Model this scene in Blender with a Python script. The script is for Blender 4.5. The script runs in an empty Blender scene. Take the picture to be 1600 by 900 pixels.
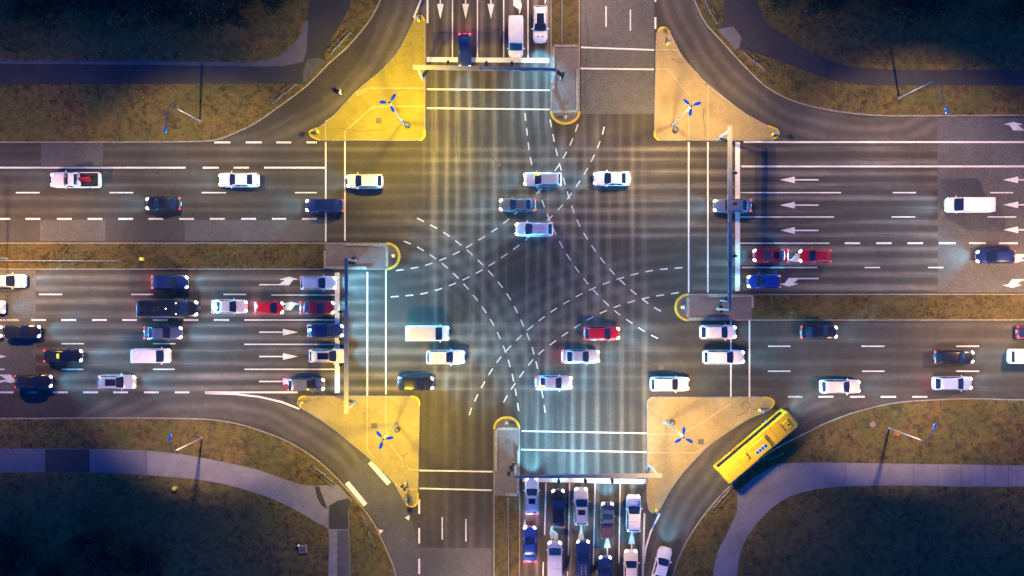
import bpy, bmesh, math, random
import numpy as np
from mathutils import Vector, Matrix
from mathutils.geometry import tessellate_polygon
random.seed(7); rng = np.random.default_rng(7)
R = math.radians
S = bpy.context.scene
COL = S.collection

# ------------------------------------------------------------------ camera, sky, exposure
CAM_H = 115.0
PPM = 12.0                                   # photograph pixels per metre on the ground
cam = bpy.data.cameras.new('camera'); camo = bpy.data.objects.new('camera', cam); COL.objects.link(camo)
camo.location = (0, 0, CAM_H); camo.rotation_euler = (0, 0, 0)
cam.sensor_width = 36; cam.lens = 18 * CAM_H / (800 / PPM)
cam.clip_start = 1; cam.clip_end = 5000
S.camera = camo

SKY_STRENGTH = 0.15
LAMP_TRI, LAMP_ROAD, LAMP_FAR = 7600, 3200, 3300
HEAD = 100
EXPOSURE = 1.72
w = bpy.data.worlds.new('World'); S.world = w; w.use_nodes = True
nt = w.node_tree; nt.nodes.clear()
sky = nt.nodes.new('ShaderNodeTexSky'); sky.sky_type = 'NISHITA'; sky.sun_disc = False
sky.sun_elevation = R(3.0); sky.sun_rotation = R(200)
mul = nt.nodes.new('ShaderNodeMix'); mul.data_type = 'RGBA'; mul.blend_type = 'MULTIPLY'; mul.inputs[0].default_value = 1
mul.inputs[7].default_value = (0.03, 0.30, 1.75, 1)
bg = nt.nodes.new('ShaderNodeBackground'); bg.inputs[1].default_value = SKY_STRENGTH
wo = nt.nodes.new('ShaderNodeOutputWorld')
nt.links.new(sky.outputs[0], mul.inputs[6]); nt.links.new(mul.outputs[2], bg.inputs[0]); nt.links.new(bg.outputs[0], wo.inputs[0])
S.view_settings.view_transform = 'Standard'; S.view_settings.look = 'None'
S.view_settings.exposure = EXPOSURE; S.view_settings.gamma = 1; S.view_settings.use_curve_mapping = False
S.cycles.max_bounces = 4; S.cycles.use_denoising = True
S.cycles.sample_clamp_indirect = 4

# ------------------------------------------------------------------ helpers
def G(px, py, z=0.0):
    """where a point of the photograph stands on the ground plane (or at a known height z)"""
    k = (CAM_H - z) / CAM_H / PPM
    return Vector(((px - 800) * k, (450 - py) * k, z))
def G2(px, py): return ((px - 800) / PPM, (450 - py) / PPM)
def pts(*l): return [G2(*p) for p in l]

def link(o, parent=None):
    COL.objects.link(o)
    if parent is not None: o.parent = parent
    return o
def tag(o, label=None, cat=None, group=None, kind=None):
    if label: o['label'] = label
    if cat: o['category'] = cat
    if group: o['group'] = group
    if kind: o['kind'] = kind
    return o
def empty(name, loc, rz, label, cat, group=None):
    o = bpy.data.objects.new(name, None); link(o)
    o.location = loc; o.rotation_euler = (0, 0, rz); o.empty_display_size = .3
    return tag(o, label, cat, group)
def mesh(name, verts, faces, mats, smooth=False, mat_idx=None):
    me = bpy.data.meshes.new(name)
    me.from_pydata([tuple(v) for v in verts], [], faces); 
    for m in (mats if isinstance(mats, (list, tuple)) else [mats]): me.materials.append(m)
    if mat_idx is not None: me.polygons.foreach_set('material_index', mat_idx)
    if smooth: me.polygons.foreach_set('use_smooth', [True] * len(me.polygons))
    me.update(); return me
def obj(name, me, parent=None, loc=None, rz=None):
    o = bpy.data.objects.new(name, me); link(o, parent)
    if loc is not None: o.location = loc
    if rz is not None: o.rotation_euler = (0, 0, rz)
    return o

class MB:
    def __init__(s): s.v = []; s.f = []
    def add(s, v, f):
        b = len(s.v); s.v += [tuple(p) for p in v]; s.f += [tuple(i + b for i in q) for q in f]; return s
    def box(s, c, d, rz=0, taper=1.0):
        x, y, z = d[0] / 2, d[1] / 2, d[2] / 2; ca, sa = math.cos(rz), math.sin(rz); v = []
        for k in (-1, 1):
            t = 1 if k < 0 else taper
            for i, j in ((-1, -1), (1, -1), (1, 1), (-1, 1)):
                a, b = i * x * t, j * y * t
                v.append((c[0] + a * ca - b * sa, c[1] + a * sa + b * ca, c[2] + k * z))
        return s.add(v, [(3, 2, 1, 0), (4, 5, 6, 7), (0, 1, 5, 4), (1, 2, 6, 5), (2, 3, 7, 6), (3, 0, 4, 7)])
    def tube(s, path, r, n=8, caps=True):
        path = [Vector(p) for p in path]; rr = r if isinstance(r, (list, tuple)) else [r] * len(path)
        v = []; f = []; prev = None
        for i, p in enumerate(path):
            d = (path[min(i + 1, len(path) - 1)] - path[max(i - 1, 0)]).normalized()
            if prev is None:
                a = d.orthogonal().normalized()
            else:
                a = (prev - d * prev.dot(d)).normalized()
            prev = a; b = d.cross(a)
            for k in range(n):
                t = 2 * math.pi * k / n; v.append(p + (a * math.cos(t) + b * math.sin(t)) * rr[i])
        for i in range(len(path) - 1):
            for k in range(n):
                f.append((i * n + k, i * n + (k + 1) % n, (i + 1) * n + (k + 1) % n, (i + 1) * n + k))
        if caps: f += [tuple(range(n))[::-1], tuple(range((len(path) - 1) * n, len(path) * n))]
        return s.add(v, f)
    def ellipsoid(s, c, d, rz=0, n=10, m=6):
        v = []; f = []; ca, sa = math.cos(rz), math.sin(rz)
        for i in range(m + 1):
            th = math.pi * i / m
            for k in range(n):
                ph = 2 * math.pi * k / n
                x, y, z = d[0] * math.sin(th) * math.cos(ph), d[1] * math.sin(th) * math.sin(ph), d[2] * math.cos(th)
                v.append((c[0] + x * ca - y * sa, c[1] + x * sa + y * ca, c[2] + z))
        for i in range(m):
            for k in range(n):
                f.append((i * n + k, (i + 1) * n + k, (i + 1) * n + (k + 1) % n, i * n + (k + 1) % n))
        return s.add(v, f)
    def lathe(s, prof, c=(0, 0, 0), n=14):
        v = []; f = []
        for r, z in prof:
            for k in range(n):
                t = 2 * math.pi * k / n; v.append((c[0] + r * math.cos(t), c[1] + r * math.sin(t), c[2] + z))
        for i in range(len(prof) - 1):
            for k in range(n): f.append((i * n + k, i * n + (k + 1) % n, (i + 1) * n + (k + 1) % n, (i + 1) * n + k))
        f += [tuple(range(n))[::-1], tuple(range((len(prof) - 1) * n, len(prof) * n))]
        return s.add(v, f)
    def mesh(s, name, mats, smooth=False): return mesh(name, s.v, s.f, mats, smooth)
    def build(s, name, mats, parent=None, smooth=False): return obj(name, s.mesh(name, mats, smooth), parent)

def spline(P, n=8, closed=False):
    P = [Vector((p[0], p[1])) for p in P]; out = []
    m = len(P)
    for i in range(m if closed else m - 1):
        if closed: a, b, c, d = P[i - 1], P[i], P[(i + 1) % m], P[(i + 2) % m]
        else: a, b, c, d = P[max(i - 1, 0)], P[i], P[i + 1], P[min(i + 2, m - 1)]
        # centripetal-ish: clamp tangents so that long neighbours do not overshoot
        t1 = (c - a) * .5; t2 = (d - b) * .5; L = (c - b).length
        if t1.length > L: t1 *= L / t1.length
        if t2.length > L: t2 *= L / t2.length
        for k in range(n):
            t = k / n; h1 = 2*t**3-3*t**2+1; h2 = t**3-2*t**2+t; h3 = -2*t**3+3*t**2; h4 = t**3-t**2
            out.append(b * h1 + t1 * h2 + c * h3 + t2 * h4)
    if not closed: out.append(P[-1])
    return [(p.x, p.y) for p in out]

def sheet(name, poly, z, mat, kind='structure', depth=0.0):
    """flat polygon at height z; with depth, a raised slab with side faces"""
    bm = bmesh.new(); top = [bm.verts.new((x, y, z)) for x, y in poly]
    area = sum(poly[i - 1][0] * poly[i][1] - poly[i][0] * poly[i - 1][1] for i in range(len(poly)))
    f = bm.faces.new(top if area > 0 else top[::-1])
    if depth:
        lo = [bm.verts.new((x, y, z - depth)) for x, y in poly]; n = len(top)
        for i in range(n):
            q = (lo[i], lo[(i + 1) % n], top[(i + 1) % n], top[i])
            bm.faces.new(q if area > 0 else q[::-1])
    bm.faces.remove(f)
    for tri in tessellate_polygon([[Vector((x, y, 0)) for x, y in poly]]):
        a, b, c = (top[i] for i in tri)
        nz = (b.co.x - a.co.x) * (c.co.y - a.co.y) - (b.co.y - a.co.y) * (c.co.x - a.co.x)
        if abs(nz) > 1e-9: bm.faces.new((a, b, c) if nz > 0 else (c, b, a))
    me = bpy.data.meshes.new(name); bm.to_mesh(me); bm.free(); me.materials.append(mat)
    o = obj(name, me); tag(o, kind=kind); return o

def strip_geo(mb, path, wd, z0, z1=None, closed=False):
    """ribbon along a path; with z1 a solid kerb from z0 up to z1"""
    n = len(path); L = []; Rr = []
    for i in range(n):
        if closed: a, b, c = path[i - 1], path[i], path[(i + 1) % n]
        else: a, b, c = path[max(i - 1, 0)], path[i], path[min(i + 1, n - 1)]
        d1 = Vector((b[0] - a[0], b[1] - a[1])); d2 = Vector((c[0] - b[0], c[1] - b[1]))
        if d1.length < 1e-6: d1 = d2
        if d2.length < 1e-6: d2 = d1
        d1.normalize(); d2.normalize(); t = d1 + d2
        if t.length < 1e-4: t = d2
        t.normalize(); nx, ny = -t.y, t.x
        k = wd / 2 / max(.5, abs(t.dot(d2)))
        L.append((b[0] + nx * k, b[1] + ny * k)); Rr.append((b[0] - nx * k, b[1] - ny * k))
    m = n if closed else n - 1
    if z1 is None:
        v = [(x, y, z0) for x, y in L] + [(x, y, z0) for x, y in Rr]
        f = [(n + i, n + (i + 1) % n, (i + 1) % n, i) for i in range(m)]
    else:
        bev = min(.025, wd * .2); Li = [((x*(1-2*bev/wd*.5)+x2*(2*bev/wd*.5)), (y*(1-2*bev/wd*.5)+y2*(2*bev/wd*.5))) for (x, y), (x2, y2) in zip(L, Rr)]
        Ri = [((x*(1-2*bev/wd*.5)+x2*(2*bev/wd*.5)), (y*(1-2*bev/wd*.5)+y2*(2*bev/wd*.5))) for (x, y), (x2, y2) in zip(Rr, L)]
        rows = [[(x, y, z0) for x, y in L], [(x, y, z1 - bev) for x, y in L], [(x, y, z1) for x, y in Li],
                [(x, y, z1) for x, y in Ri], [(x, y, z1 - bev) for x, y in Rr], [(x, y, z0) for x, y in Rr]]
        v = [p for r in rows for p in r]; f = []
        for q in range(5):
            for i in range(m):
                j = (i + 1) % n; f.append((q * n + i, (q + 1) * n + i, (q + 1) * n + j, q * n + j))
        f = [t[::-1] for t in f]
        if not closed: f += [tuple(q * n for q in range(6)), tuple(q * n + n - 1 for q in range(6))[::-1]]
    mb.add(v, f)

# ------------------------------------------------------------------ materials
class N:
    """tiny expression builder over shader nodes"""
    def __init__(s, name):
        s.m = bpy.data.materials.new(name); s.m.use_nodes = True; s.t = s.m.node_tree
        s.b = s.t.nodes['Principled BSDF']; s.c = {}
    def put(s, sock, v):
        if isinstance(v, bpy.types.NodeSocket): s.t.links.new(v, sock)
        elif isinstance(v, (tuple, list)) and len(v) == 3 and sock.type == 'RGBA': sock.default_value = (*v, 1)
        else: sock.default_value = v
    def set(s, **k):
        for a, v in k.items(): s.put(s.b.inputs[a.replace('_', ' ')], v)
        return s.m
    def f(s, op, a, b=0.0, c=None, clamp=False):
        n = s.t.nodes.new('ShaderNodeMath'); n.operation = op; n.use_clamp = clamp
        s.put(n.inputs[0], a); s.put(n.inputs[1], b)
        if c is not None: s.put(n.inputs[2], c)
        return n.outputs[0]
    def pos(s):
        if 'p' not in s.c:
            g = s.t.nodes.new('ShaderNodeNewGeometry'); x = s.t.nodes.new('ShaderNodeSeparateXYZ')
            s.t.links.new(g.outputs['Position'], x.inputs[0]); s.c['p'] = (g.outputs['Position'], x.outputs[0], x.outputs[1], x.outputs[2])
        return s.c['p']
    def noise(s, scale, detail=3, rough=.55, vec=None, stretch=None):
        n = s.t.nodes.new('ShaderNodeTexNoise'); n.inputs['Scale'].default_value = scale
        n.inputs['Detail'].default_value = detail; n.inputs['Roughness'].default_value = rough
        v = vec if vec is not None else s.pos()[0]
        if stretch:
            mp = s.t.nodes.new('ShaderNodeMapping'); mp.inputs['Scale'].default_value = stretch; s.t.links.new(v, mp.inputs[0]); v = mp.outputs[0]
        s.t.links.new(v, n.inputs['Vector']); return n.outputs['Fac']
    def voro(s, scale, feature='F1'):
        n = s.t.nodes.new('ShaderNodeTexVoronoi'); n.inputs['Scale'].default_value = scale; n.feature = feature
        s.t.links.new(s.pos()[0], n.inputs['Vector']); return n.outputs['Distance']
    def step(s, a, lo, hi, o0=0.0, o1=1.0):
        n = s.t.nodes.new('ShaderNodeMapRange'); n.interpolation_type = 'SMOOTHSTEP'
        s.put(n.inputs[0], a); n.inputs[1].default_value = lo; n.inputs[2].default_value = hi
        n.inputs[3].default_value = o0; n.inputs[4].default_value = o1; return n.outputs[0]
    def band(s, a, lo, hi, e):
        return s.f('MULTIPLY', s.step(a, lo - e, lo + e), s.step(a, hi - e, hi + e, 1.0, 0.0))
    def mix(s, fac, a, b, blend='MIX'):
        n = s.t.nodes.new('ShaderNodeMix'); n.data_type = 'RGBA'; n.blend_type = blend
        s.put(n.inputs[0], fac); s.put(n.inputs[6], a); s.put(n.inputs[7], b); return n.outputs[2]
    def scale(s, col, k):
        n = s.t.nodes.new('ShaderNodeVectorMath'); n.operation = 'SCALE'; s.put(n.inputs[0], col); s.put(n.inputs[3], k); return n.outputs[0]
    def bump(s, h, strength=.3, dist=.02):
        n = s.t.nodes.new('ShaderNodeBump'); n.inputs['Strength'].default_value = strength; n.inputs['Distance'].default_value = dist
        s.put(n.inputs['Height'], h); s.t.links.new(n.outputs[0], s.b.inputs['Normal'])

def plain(name, col, rough=.6, metal=0.0, coat=0.0, var=0.12, sc=3.0):
    n = N(name)
    k = n.step(n.noise(sc), .25, .75, 1 - var, 1 + var)
    n.set(Base_Color=n.scale(col, k), Roughness=rough, Metallic=metal, Coat_Weight=coat, Coat_Roughness=.08)
    return n.m
def emit(name, col, e, base=(.5, .5, .5)):
    n = N(name); n.set(Base_Color=base, Emission_Color=col, Emission_Strength=e, Roughness=.2); return n.m

def X_(px): return (px - 800) / PPM
def Y_(py): return (450 - py) / PPM

def asphalt(name, base, grain=.35, light_streaks=False, tint=(1, 1, 1), coarse=7.0):
    n = N(name); p, x, y, z = n.pos()
    g = n.noise(coarse, 2, .7); b = n.noise(.12, 4, .6); c = n.noise(1.1, 3, .6)
    k = n.f('MULTIPLY', n.step(g, .3, .72, 1 - grain, 1 + grain), n.step(b, .3, .7, .82, 1.18))
    k = n.f('MULTIPLY', k, n.step(c, .3, .7, .9, 1.1))
    if light_streaks:  # streaks of moving headlights painted into the asphalt colour along the wheel paths
        def streaks(c, c0, period, sharp=1.6):
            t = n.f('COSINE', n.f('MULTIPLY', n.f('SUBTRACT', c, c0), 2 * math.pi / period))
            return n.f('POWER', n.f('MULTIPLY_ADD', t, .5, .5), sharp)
        # lateral wander of the painted light streaks
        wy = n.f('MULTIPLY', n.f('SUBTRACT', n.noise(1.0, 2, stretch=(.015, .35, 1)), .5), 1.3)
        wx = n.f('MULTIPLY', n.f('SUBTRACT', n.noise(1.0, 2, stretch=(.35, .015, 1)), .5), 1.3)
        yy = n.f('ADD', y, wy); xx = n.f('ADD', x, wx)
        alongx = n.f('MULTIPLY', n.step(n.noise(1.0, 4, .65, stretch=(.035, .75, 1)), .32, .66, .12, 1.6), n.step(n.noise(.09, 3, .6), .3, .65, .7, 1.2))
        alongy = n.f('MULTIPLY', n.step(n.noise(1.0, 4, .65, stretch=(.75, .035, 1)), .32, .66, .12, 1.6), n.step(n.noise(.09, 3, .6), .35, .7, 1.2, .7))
        H = n.f('MULTIPLY', streaks(yy, Y_(271), 1.63), n.f('MULTIPLY', n.band(y, Y_(378), Y_(228), .5), n.step(x, X_(560), X_(900), .35, 1.0)))
        H2 = n.f('MULTIPLY', streaks(yy, Y_(510), 1.62), n.f('MULTIPLY', n.band(y, Y_(612), Y_(500), .5), n.step(x, X_(640), X_(1020), 1.0, .3)))
        H3 = n.f('MULTIPLY', streaks(yy, Y_(390), 1.65), n.f('MULTIPLY', n.band(y, Y_(455), Y_(384), .3), n.step(x, X_(1060), X_(1110))))
        H4 = n.f('MULTIPLY', streaks(yy, Y_(432), 1.65), n.f('MULTIPLY', n.band(y, Y_(500), Y_(424), .3), n.step(x, X_(570), X_(620), 1.0, 0.0)))
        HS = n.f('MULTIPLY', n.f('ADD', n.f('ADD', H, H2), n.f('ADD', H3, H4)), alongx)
        V = n.f('MULTIPLY', streaks(xx, X_(678), 1.6), n.f('MULTIPLY', n.band(x, X_(664), X_(790), .6), n.step(y, Y_(700), Y_(560), .4, 1.0)))
        V2 = n.f('MULTIPLY', streaks(xx, X_(840), 1.55), n.f('MULTIPLY', n.band(x, X_(822), X_(1012), .6), n.step(y, Y_(330), Y_(170), 1.0, .3)))
        V3 = n.f('MULTIPLY', streaks(xx, X_(798), 1.6), n.f('MULTIPLY', n.band(x, X_(790), X_(858), .4), n.step(y, Y_(230), Y_(170))))
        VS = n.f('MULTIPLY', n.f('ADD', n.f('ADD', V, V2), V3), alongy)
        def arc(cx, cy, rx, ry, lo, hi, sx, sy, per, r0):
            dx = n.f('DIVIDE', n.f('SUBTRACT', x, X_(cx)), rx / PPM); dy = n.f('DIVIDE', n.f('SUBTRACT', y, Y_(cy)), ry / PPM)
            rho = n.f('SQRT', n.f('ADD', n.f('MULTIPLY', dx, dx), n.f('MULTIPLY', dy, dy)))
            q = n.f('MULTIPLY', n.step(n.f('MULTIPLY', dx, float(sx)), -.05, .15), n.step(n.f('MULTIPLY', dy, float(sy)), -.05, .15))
            return n.f('MULTIPLY', n.f('MULTIPLY', streaks(rho, r0, per, 1.2), n.band(rho, lo, hi, .03)), q)
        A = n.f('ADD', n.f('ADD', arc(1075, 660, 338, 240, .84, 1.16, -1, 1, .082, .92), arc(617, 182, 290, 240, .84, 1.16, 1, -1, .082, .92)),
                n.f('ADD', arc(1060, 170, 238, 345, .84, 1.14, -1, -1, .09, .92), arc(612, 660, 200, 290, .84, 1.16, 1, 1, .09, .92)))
        # slip roads: lightened and streaked in colour along the corner radius
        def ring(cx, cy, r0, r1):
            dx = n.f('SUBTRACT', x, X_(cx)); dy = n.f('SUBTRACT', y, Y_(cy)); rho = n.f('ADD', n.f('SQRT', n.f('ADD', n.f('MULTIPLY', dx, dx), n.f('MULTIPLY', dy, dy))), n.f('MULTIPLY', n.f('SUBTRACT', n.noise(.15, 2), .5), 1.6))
            return n.f('MULTIPLY', n.band(rho, r0 / PPM, r1 / PPM, .5), n.f('MULTIPLY_ADD', streaks(rho, (r0 + 18) / PPM, 1.75, 1.3), .5, .28))
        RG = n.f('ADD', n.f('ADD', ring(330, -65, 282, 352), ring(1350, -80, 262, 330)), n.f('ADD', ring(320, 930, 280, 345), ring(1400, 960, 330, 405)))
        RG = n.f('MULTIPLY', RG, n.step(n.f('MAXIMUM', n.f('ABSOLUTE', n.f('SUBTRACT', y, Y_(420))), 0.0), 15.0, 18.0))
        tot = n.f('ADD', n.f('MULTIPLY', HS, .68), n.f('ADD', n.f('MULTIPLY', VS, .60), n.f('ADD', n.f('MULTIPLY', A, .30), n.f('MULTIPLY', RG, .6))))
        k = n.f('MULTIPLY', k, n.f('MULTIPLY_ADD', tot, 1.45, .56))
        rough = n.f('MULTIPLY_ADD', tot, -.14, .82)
    else: rough = .82
    # fine cracks
    cr = n.step(n.voro(.16, 'DISTANCE_TO_EDGE'), 0.0, .012, .86, 1.0)
    k = n.f('MULTIPLY', k, cr)
    col = n.scale((base * tint[0], base * tint[1], base * tint[2]), k)
    n.set(Base_Color=col, Roughness=rough); n.bump(g, .25, .02); return n.m

def paving(name, base, joints=None):
    n = N(name); p, x, y, z = n.pos()
    g = n.noise(6, 3, .7); b = n.noise(.35, 4, .65); st = n.noise(.9, 5, .7); st2 = n.noise(.28, 5, .72); sp = n.noise(2.6, 4, .75)
    k = n.f('MULTIPLY', n.step(g, .3, .7, .88, 1.12), n.step(b, .3, .7, .86, 1.12))
    k = n.f('MULTIPLY', k, n.f('MULTIPLY', n.step(st, .58, .72, 1.0, .78), n.f('MULTIPLY', n.step(st2, .52, .66, 1.04, .88), n.step(sp, .62, .74, 1.0, .80))))
    n.set(Base_Color=n.scale(base, k), Roughness=.85); n.bump(g, .2, .01); return n.m

M = {}
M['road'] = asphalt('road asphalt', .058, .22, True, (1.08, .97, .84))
M['asphalt_old'] = asphalt('older coarse asphalt', .074, .30, coarse=5.0)
M['asphalt_dark'] = asphalt('fresh dark asphalt', .04, .2)
M['asphalt_mid'] = asphalt('grey patch asphalt', .068, .3)
M['path_dark'] = asphalt('dark path asphalt', .03, .2)
M['path_pale'] = paving('pale path concrete', (.17, .16, .17))
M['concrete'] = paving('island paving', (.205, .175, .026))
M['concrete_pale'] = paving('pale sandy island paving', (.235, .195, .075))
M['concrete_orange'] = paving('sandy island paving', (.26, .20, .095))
M['path_mid'] = paving('aged path surface', (.115, .11, .125))
M['median'] = paving('median paving', (.125, .105, .105))
M['kerb'] = plain('kerb concrete', (.22, .20, .175), .85, var=.25)
M['yellow_paint'] = plain('yellow kerb paint', (.48, .34, .02), .6, var=.15)
M['edging'] = plain('pale edging stone', (.36, .31, .2), .8, var=.2)
n = N('white road paint'); q = n.f('MULTIPLY', n.step(n.noise(6, 5, .8), .34, .52, .35, 1.0), n.step(n.noise(.25, 3, .6), .3, .7, .78, 1.05))
n.set(Base_Color=n.scale((.74, .72, .68), q), Roughness=.6); M['white_paint'] = n.m
n = N('worn road paint'); q = n.step(n.noise(4, 4, .75), .35, .6, .2, .9)
n.set(Base_Color=n.scale((.5, .5, .5), q), Roughness=.6); M['worn_paint'] = n.m
def grass_mat(name, a, b, c):
    n = N(name)
    f1 = n.step(n.noise(.16, 5, .65), .35, .65); f2 = n.step(n.noise(1.2, 4, .7), .4, .68); f3 = n.noise(8, 3, .7)
    f4 = n.step(n.noise(.55, 6, .72), .55, .66); f5 = n.step(n.noise(.3, 4, .7), .5, .7, 1.0, .62)
    col = n.scale(n.mix(n.f('MULTIPLY', f4, .75), n.mix(f2, n.mix(f1, a, b), c), (.03, .021, .012)), f5); n.set(Base_Color=n.scale(col, n.step(f3, .25, .75, .55, 1.4)), Roughness=.95)
    n.bump(n.noise(5, 4, .7), .9, .12); return n.m
M['grass'] = grass_mat('rough verge turf', (.145, .097, .028), (.082, .086, .02), (.062, .044, .018))
M['grass_median'] = grass_mat('thin median turf', (.10, .070, .022), (.07, .062, .018), (.055, .04, .018))
M['blade'] = plain('grass blades', (.10, .085, .022), .8, var=.45, sc=.6)
M['leaf'] = plain('dark shrub leaves', (.026, .034, .02), .8, var=.5, sc=.8)
M['bark'] = plain('grey bark', (.10, .08, .065), .9)
M['steel'] = plain('galvanised steel', (.24, .24, .25), .5, .25, var=.1)
M['lampgrey'] = plain('painted lamp housing', (.34, .62, .92), .45, var=.05)
M['black'] = plain('black plastic', (.015, .015, .017), .5)
M['darkmetal'] = plain('dark grey metal', (.09, .09, .1), .5, .3)
M['rubber'] = plain('tyre rubber', (.02, .02, .02), .85)
M['rim'] = plain('alloy rim', (.45, .45, .47), .35, .7)
M['glass'] = plain('tinted car glass', (.012, .016, .03), .06, 0, 0, var=0)
M['glass'].node_tree.nodes['Principled BSDF'].inputs['Specular IOR Level'].default_value = .8
M['head'] = emit('lit headlight', (.92, .96, 1.0), 3.0)
M['head_off'] = plain('headlight glass', (.6, .62, .65), .1)
M['tail'] = emit('lit tail light', (1.0, .06, .03), .6, (.4, .02, .02))
M['brake'] = emit('lit brake light', (1.0, .05, .05), 1.8, (.4, .02, .02))
M['lens'] = emit('lamp lens', (1.0, .82, .55), 8)
M['sig_red'] = emit('red signal lens', (1, .05, .03), 2); M['sig_amber'] = emit('amber signal lens', (1, .5, .05), .0, (.3, .15, .02))
M['sig_green'] = emit('green signal lens', (.05, 1, .5), 2); M['sig_off'] = plain('dark signal lens', (.05, .04, .03), .3)
M['sign_blue'] = plain('blue sign face', (.03, .12, .5), .4); M['white'] = plain('white plate', (.75, .75, .75), .4)
M['signyellow'] = plain('yellow plastic', (.75, .62, .05), .4)
M['rust'] = plain('rusty iron', (.30, .10, .03), .8, .2, var=.4, sc=9)
M['iron'] = plain('cast iron cover', (.10, .09, .085), .7, .3, var=.3, sc=9)
M['plate'] = plain('pale number plate', (.6, .62, .6), .4)
PAINT = {}
def paint(key, col, metal=0.0, rough=.28):
    n = N('car paint ' + key); k = n.step(n.noise(1.5, 4), .3, .7, .93, 1.05)
    n.set(Base_Color=n.scale(col, k), Metallic=metal, Roughness=rough, Coat_Weight=.6, Coat_Roughness=.06); PAINT[key] = n.m
for k, c, m in (('white', (.78, .77, .76), 0), ('cream', (.70, .62, .52), 0), ('silver', (.52, .53, .57), .25), ('lavender', (.50, .50, .62), .15),
                ('palebl', (.38, .47, .68), .15), ('grey', (.14, .15, .17), .3), ('slate', (.10, .13, .22), .3), ('brown', (.16, .11, .10), .3),
                ('bronze', (.22, .17, .12), .35), ('black', (.012, .013, .016), 0), ('navy', (.012, .025, .11), .1), ('blue', (.02, .055, .30), .15),
                ('red', (.42, .012, .018), 0), ('wine', (.13, .01, .025), .1), ('busyellow', (.86, .55, .008), 0)):
    paint(k, c, m, .45 if k == 'busyellow' else .28)

# ------------------------------------------------------------------ the ground and the roads
FAR = 3600 * 1.0
sheet('ground', [(-2500, -2500), (2500, -2500), (2500, 2500), (-2500, 2500)], -.3, M['grass'])
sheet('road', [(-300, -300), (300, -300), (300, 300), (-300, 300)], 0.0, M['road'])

P_ = 3600
nw_edge = [(-P_, 221), (-400, 221), (0, 222), (200, 222), (310, 221), (340, 218), (367, 208), (400, 192), (430, 171), (478, 135), (515, 98), (542, 74), (570, 42), (590, 10), (602, -25), (609, -60), (612, -140), (612, -P_)]
ne_edge = [(1068, -P_), (1068, -140), (1071, -60), (1078, -20), (1087, 5), (1101, 34), (1118, 54), (1140, 78), (1166, 106), (1198, 136), (1240, 158), (1290, 171), (1350, 179), (1405, 181), (1600, 180), (2000, 180), (P_ + 1600, 180)]
sw_edge = [(-P_, 653), (-400, 653), (0, 654), (200, 653), (290, 654), (335, 656), (370, 662), (402, 671), (450, 690), (492, 716), (531, 752), (568, 795), (586, 821), (602, 855), (612, 878), (620, 905), (626, 940), (630, 1000), (632, 1100), (632, P_ + 900)]
se_edge = [(1036, P_ + 900), (1036, 1050), (1040, 960), (1050, 905), (1062, 868), (1085, 826), (1112, 790), (1140, 760), (1172, 731), (1207, 704), (1258, 677), (1300, 657), (1350, 640), (1402, 629), (1455, 625), (1520, 623), (1600, 625), (2000, 625), (P_ + 1600, 625)]
def corner(edge, c):
    e = spline(pts(*edge), 6); sheet('verge', e + [G2(*c)], .12, M['grass'], depth=.2)
    mb = MB(); strip_geo(mb, e, .16, -.05, .135); o = mb.build('kerb', M['kerb']); tag(o, kind='structure'); return e + [G2(*c)]
verges = [corner(nw_edge, (-P_, -P_)), corner(ne_edge, (P_ + 1600, -P_)), corner(sw_edge, (-P_, P_ + 900)), corner(se_edge, (P_ + 1600, P_ + 900))]

path_nw = pts((-P_, 97), (0, 97), (400, 98)) + spline(pts((400, 98), (440, 88), (468, 62), (480, 30), (483, 0), (483, -80)), 6)[1:] + pts((483, -P_), (552, -P_)) + spline(pts((552, -80), (549, 0), (534, 36), (518, 62), (508, 84), (510, 96)), 6) + pts((474, 131), (440, 131), (0, 132), (-P_, 132))
path_ne = spline(pts((1128, -80), (1131, 0), (1130, 30), (1121, 46)), 6) + pts((1150, 80)) + spline(pts((1158, 77), (1200, 90), (1250, 108), (1300, 125), (1350, 133), (1420, 134)), 6) + pts((P_ + 1600, 135), (P_ + 1600, 111)) + spline(pts((1420, 110), (1330, 104), (1270, 83), (1225, 55), (1200, 38), (1188, 18), (1180, -20), (1178, -80)), 6)
path_sw = pts((-P_, 701)) + spline(pts((0, 701), (100, 701), (230, 704), (300, 712), (400, 733), (450, 750), (480, 758), (528, 757)), 6) + pts((550, 781)) + spline(pts((545, 800), (546, 826), (548, 900), (550, 960)), 4) + pts((550, P_ + 900), (513, P_ + 900)) + spline(pts((513, 900), (513, 828), (495, 816), (450, 790), (400, 770), (330, 752), (230, 742), (140, 738), (0, 738)), 6) + pts((-P_, 738))
path_se = pts((P_ + 1600, 727), (1600, 727), (1400, 724), (1262, 722), (1216, 724), (1178, 745), (1152, 768)) + spline(pts((1151, 800), (1137, 830), (1120, 866), (1113, 905), (1110, 960)), 6) + pts((1110, P_ + 900), (1148, P_ + 900)) + spline(pts((1148, 960), (1151, 900), (1158, 858), (1176, 826), (1204, 795), (1240, 773), (1300, 761), (1400, 758), (1500, 760)), 6) + pts((P_ + 1600, 760))
sheet('path', path_nw, .124, M['path_dark']); sheet('path', path_ne, .124, M['path_dark'])
sheet('path', path_sw, .124, M['path_pale']); sheet('path', path_se, .124, M['path_pale'])
sheet('path_apron', pts((474, 131), (510, 97), (498, 90), (480, 94), (474, 112)), .128, M['asphalt_mid'])
sheet('path_patch', pts((-700, 93.5), (0, 95), (250, 96), (400, 97.5), (436, 88), (466, 62), (478, 32), (482, 34), (479, 80), (474, 97), (440, 104), (400, 104), (250, 102), (0, 100), (-700, 99)), .127, paving('old path strip', (.095, .09, .10)))
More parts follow.
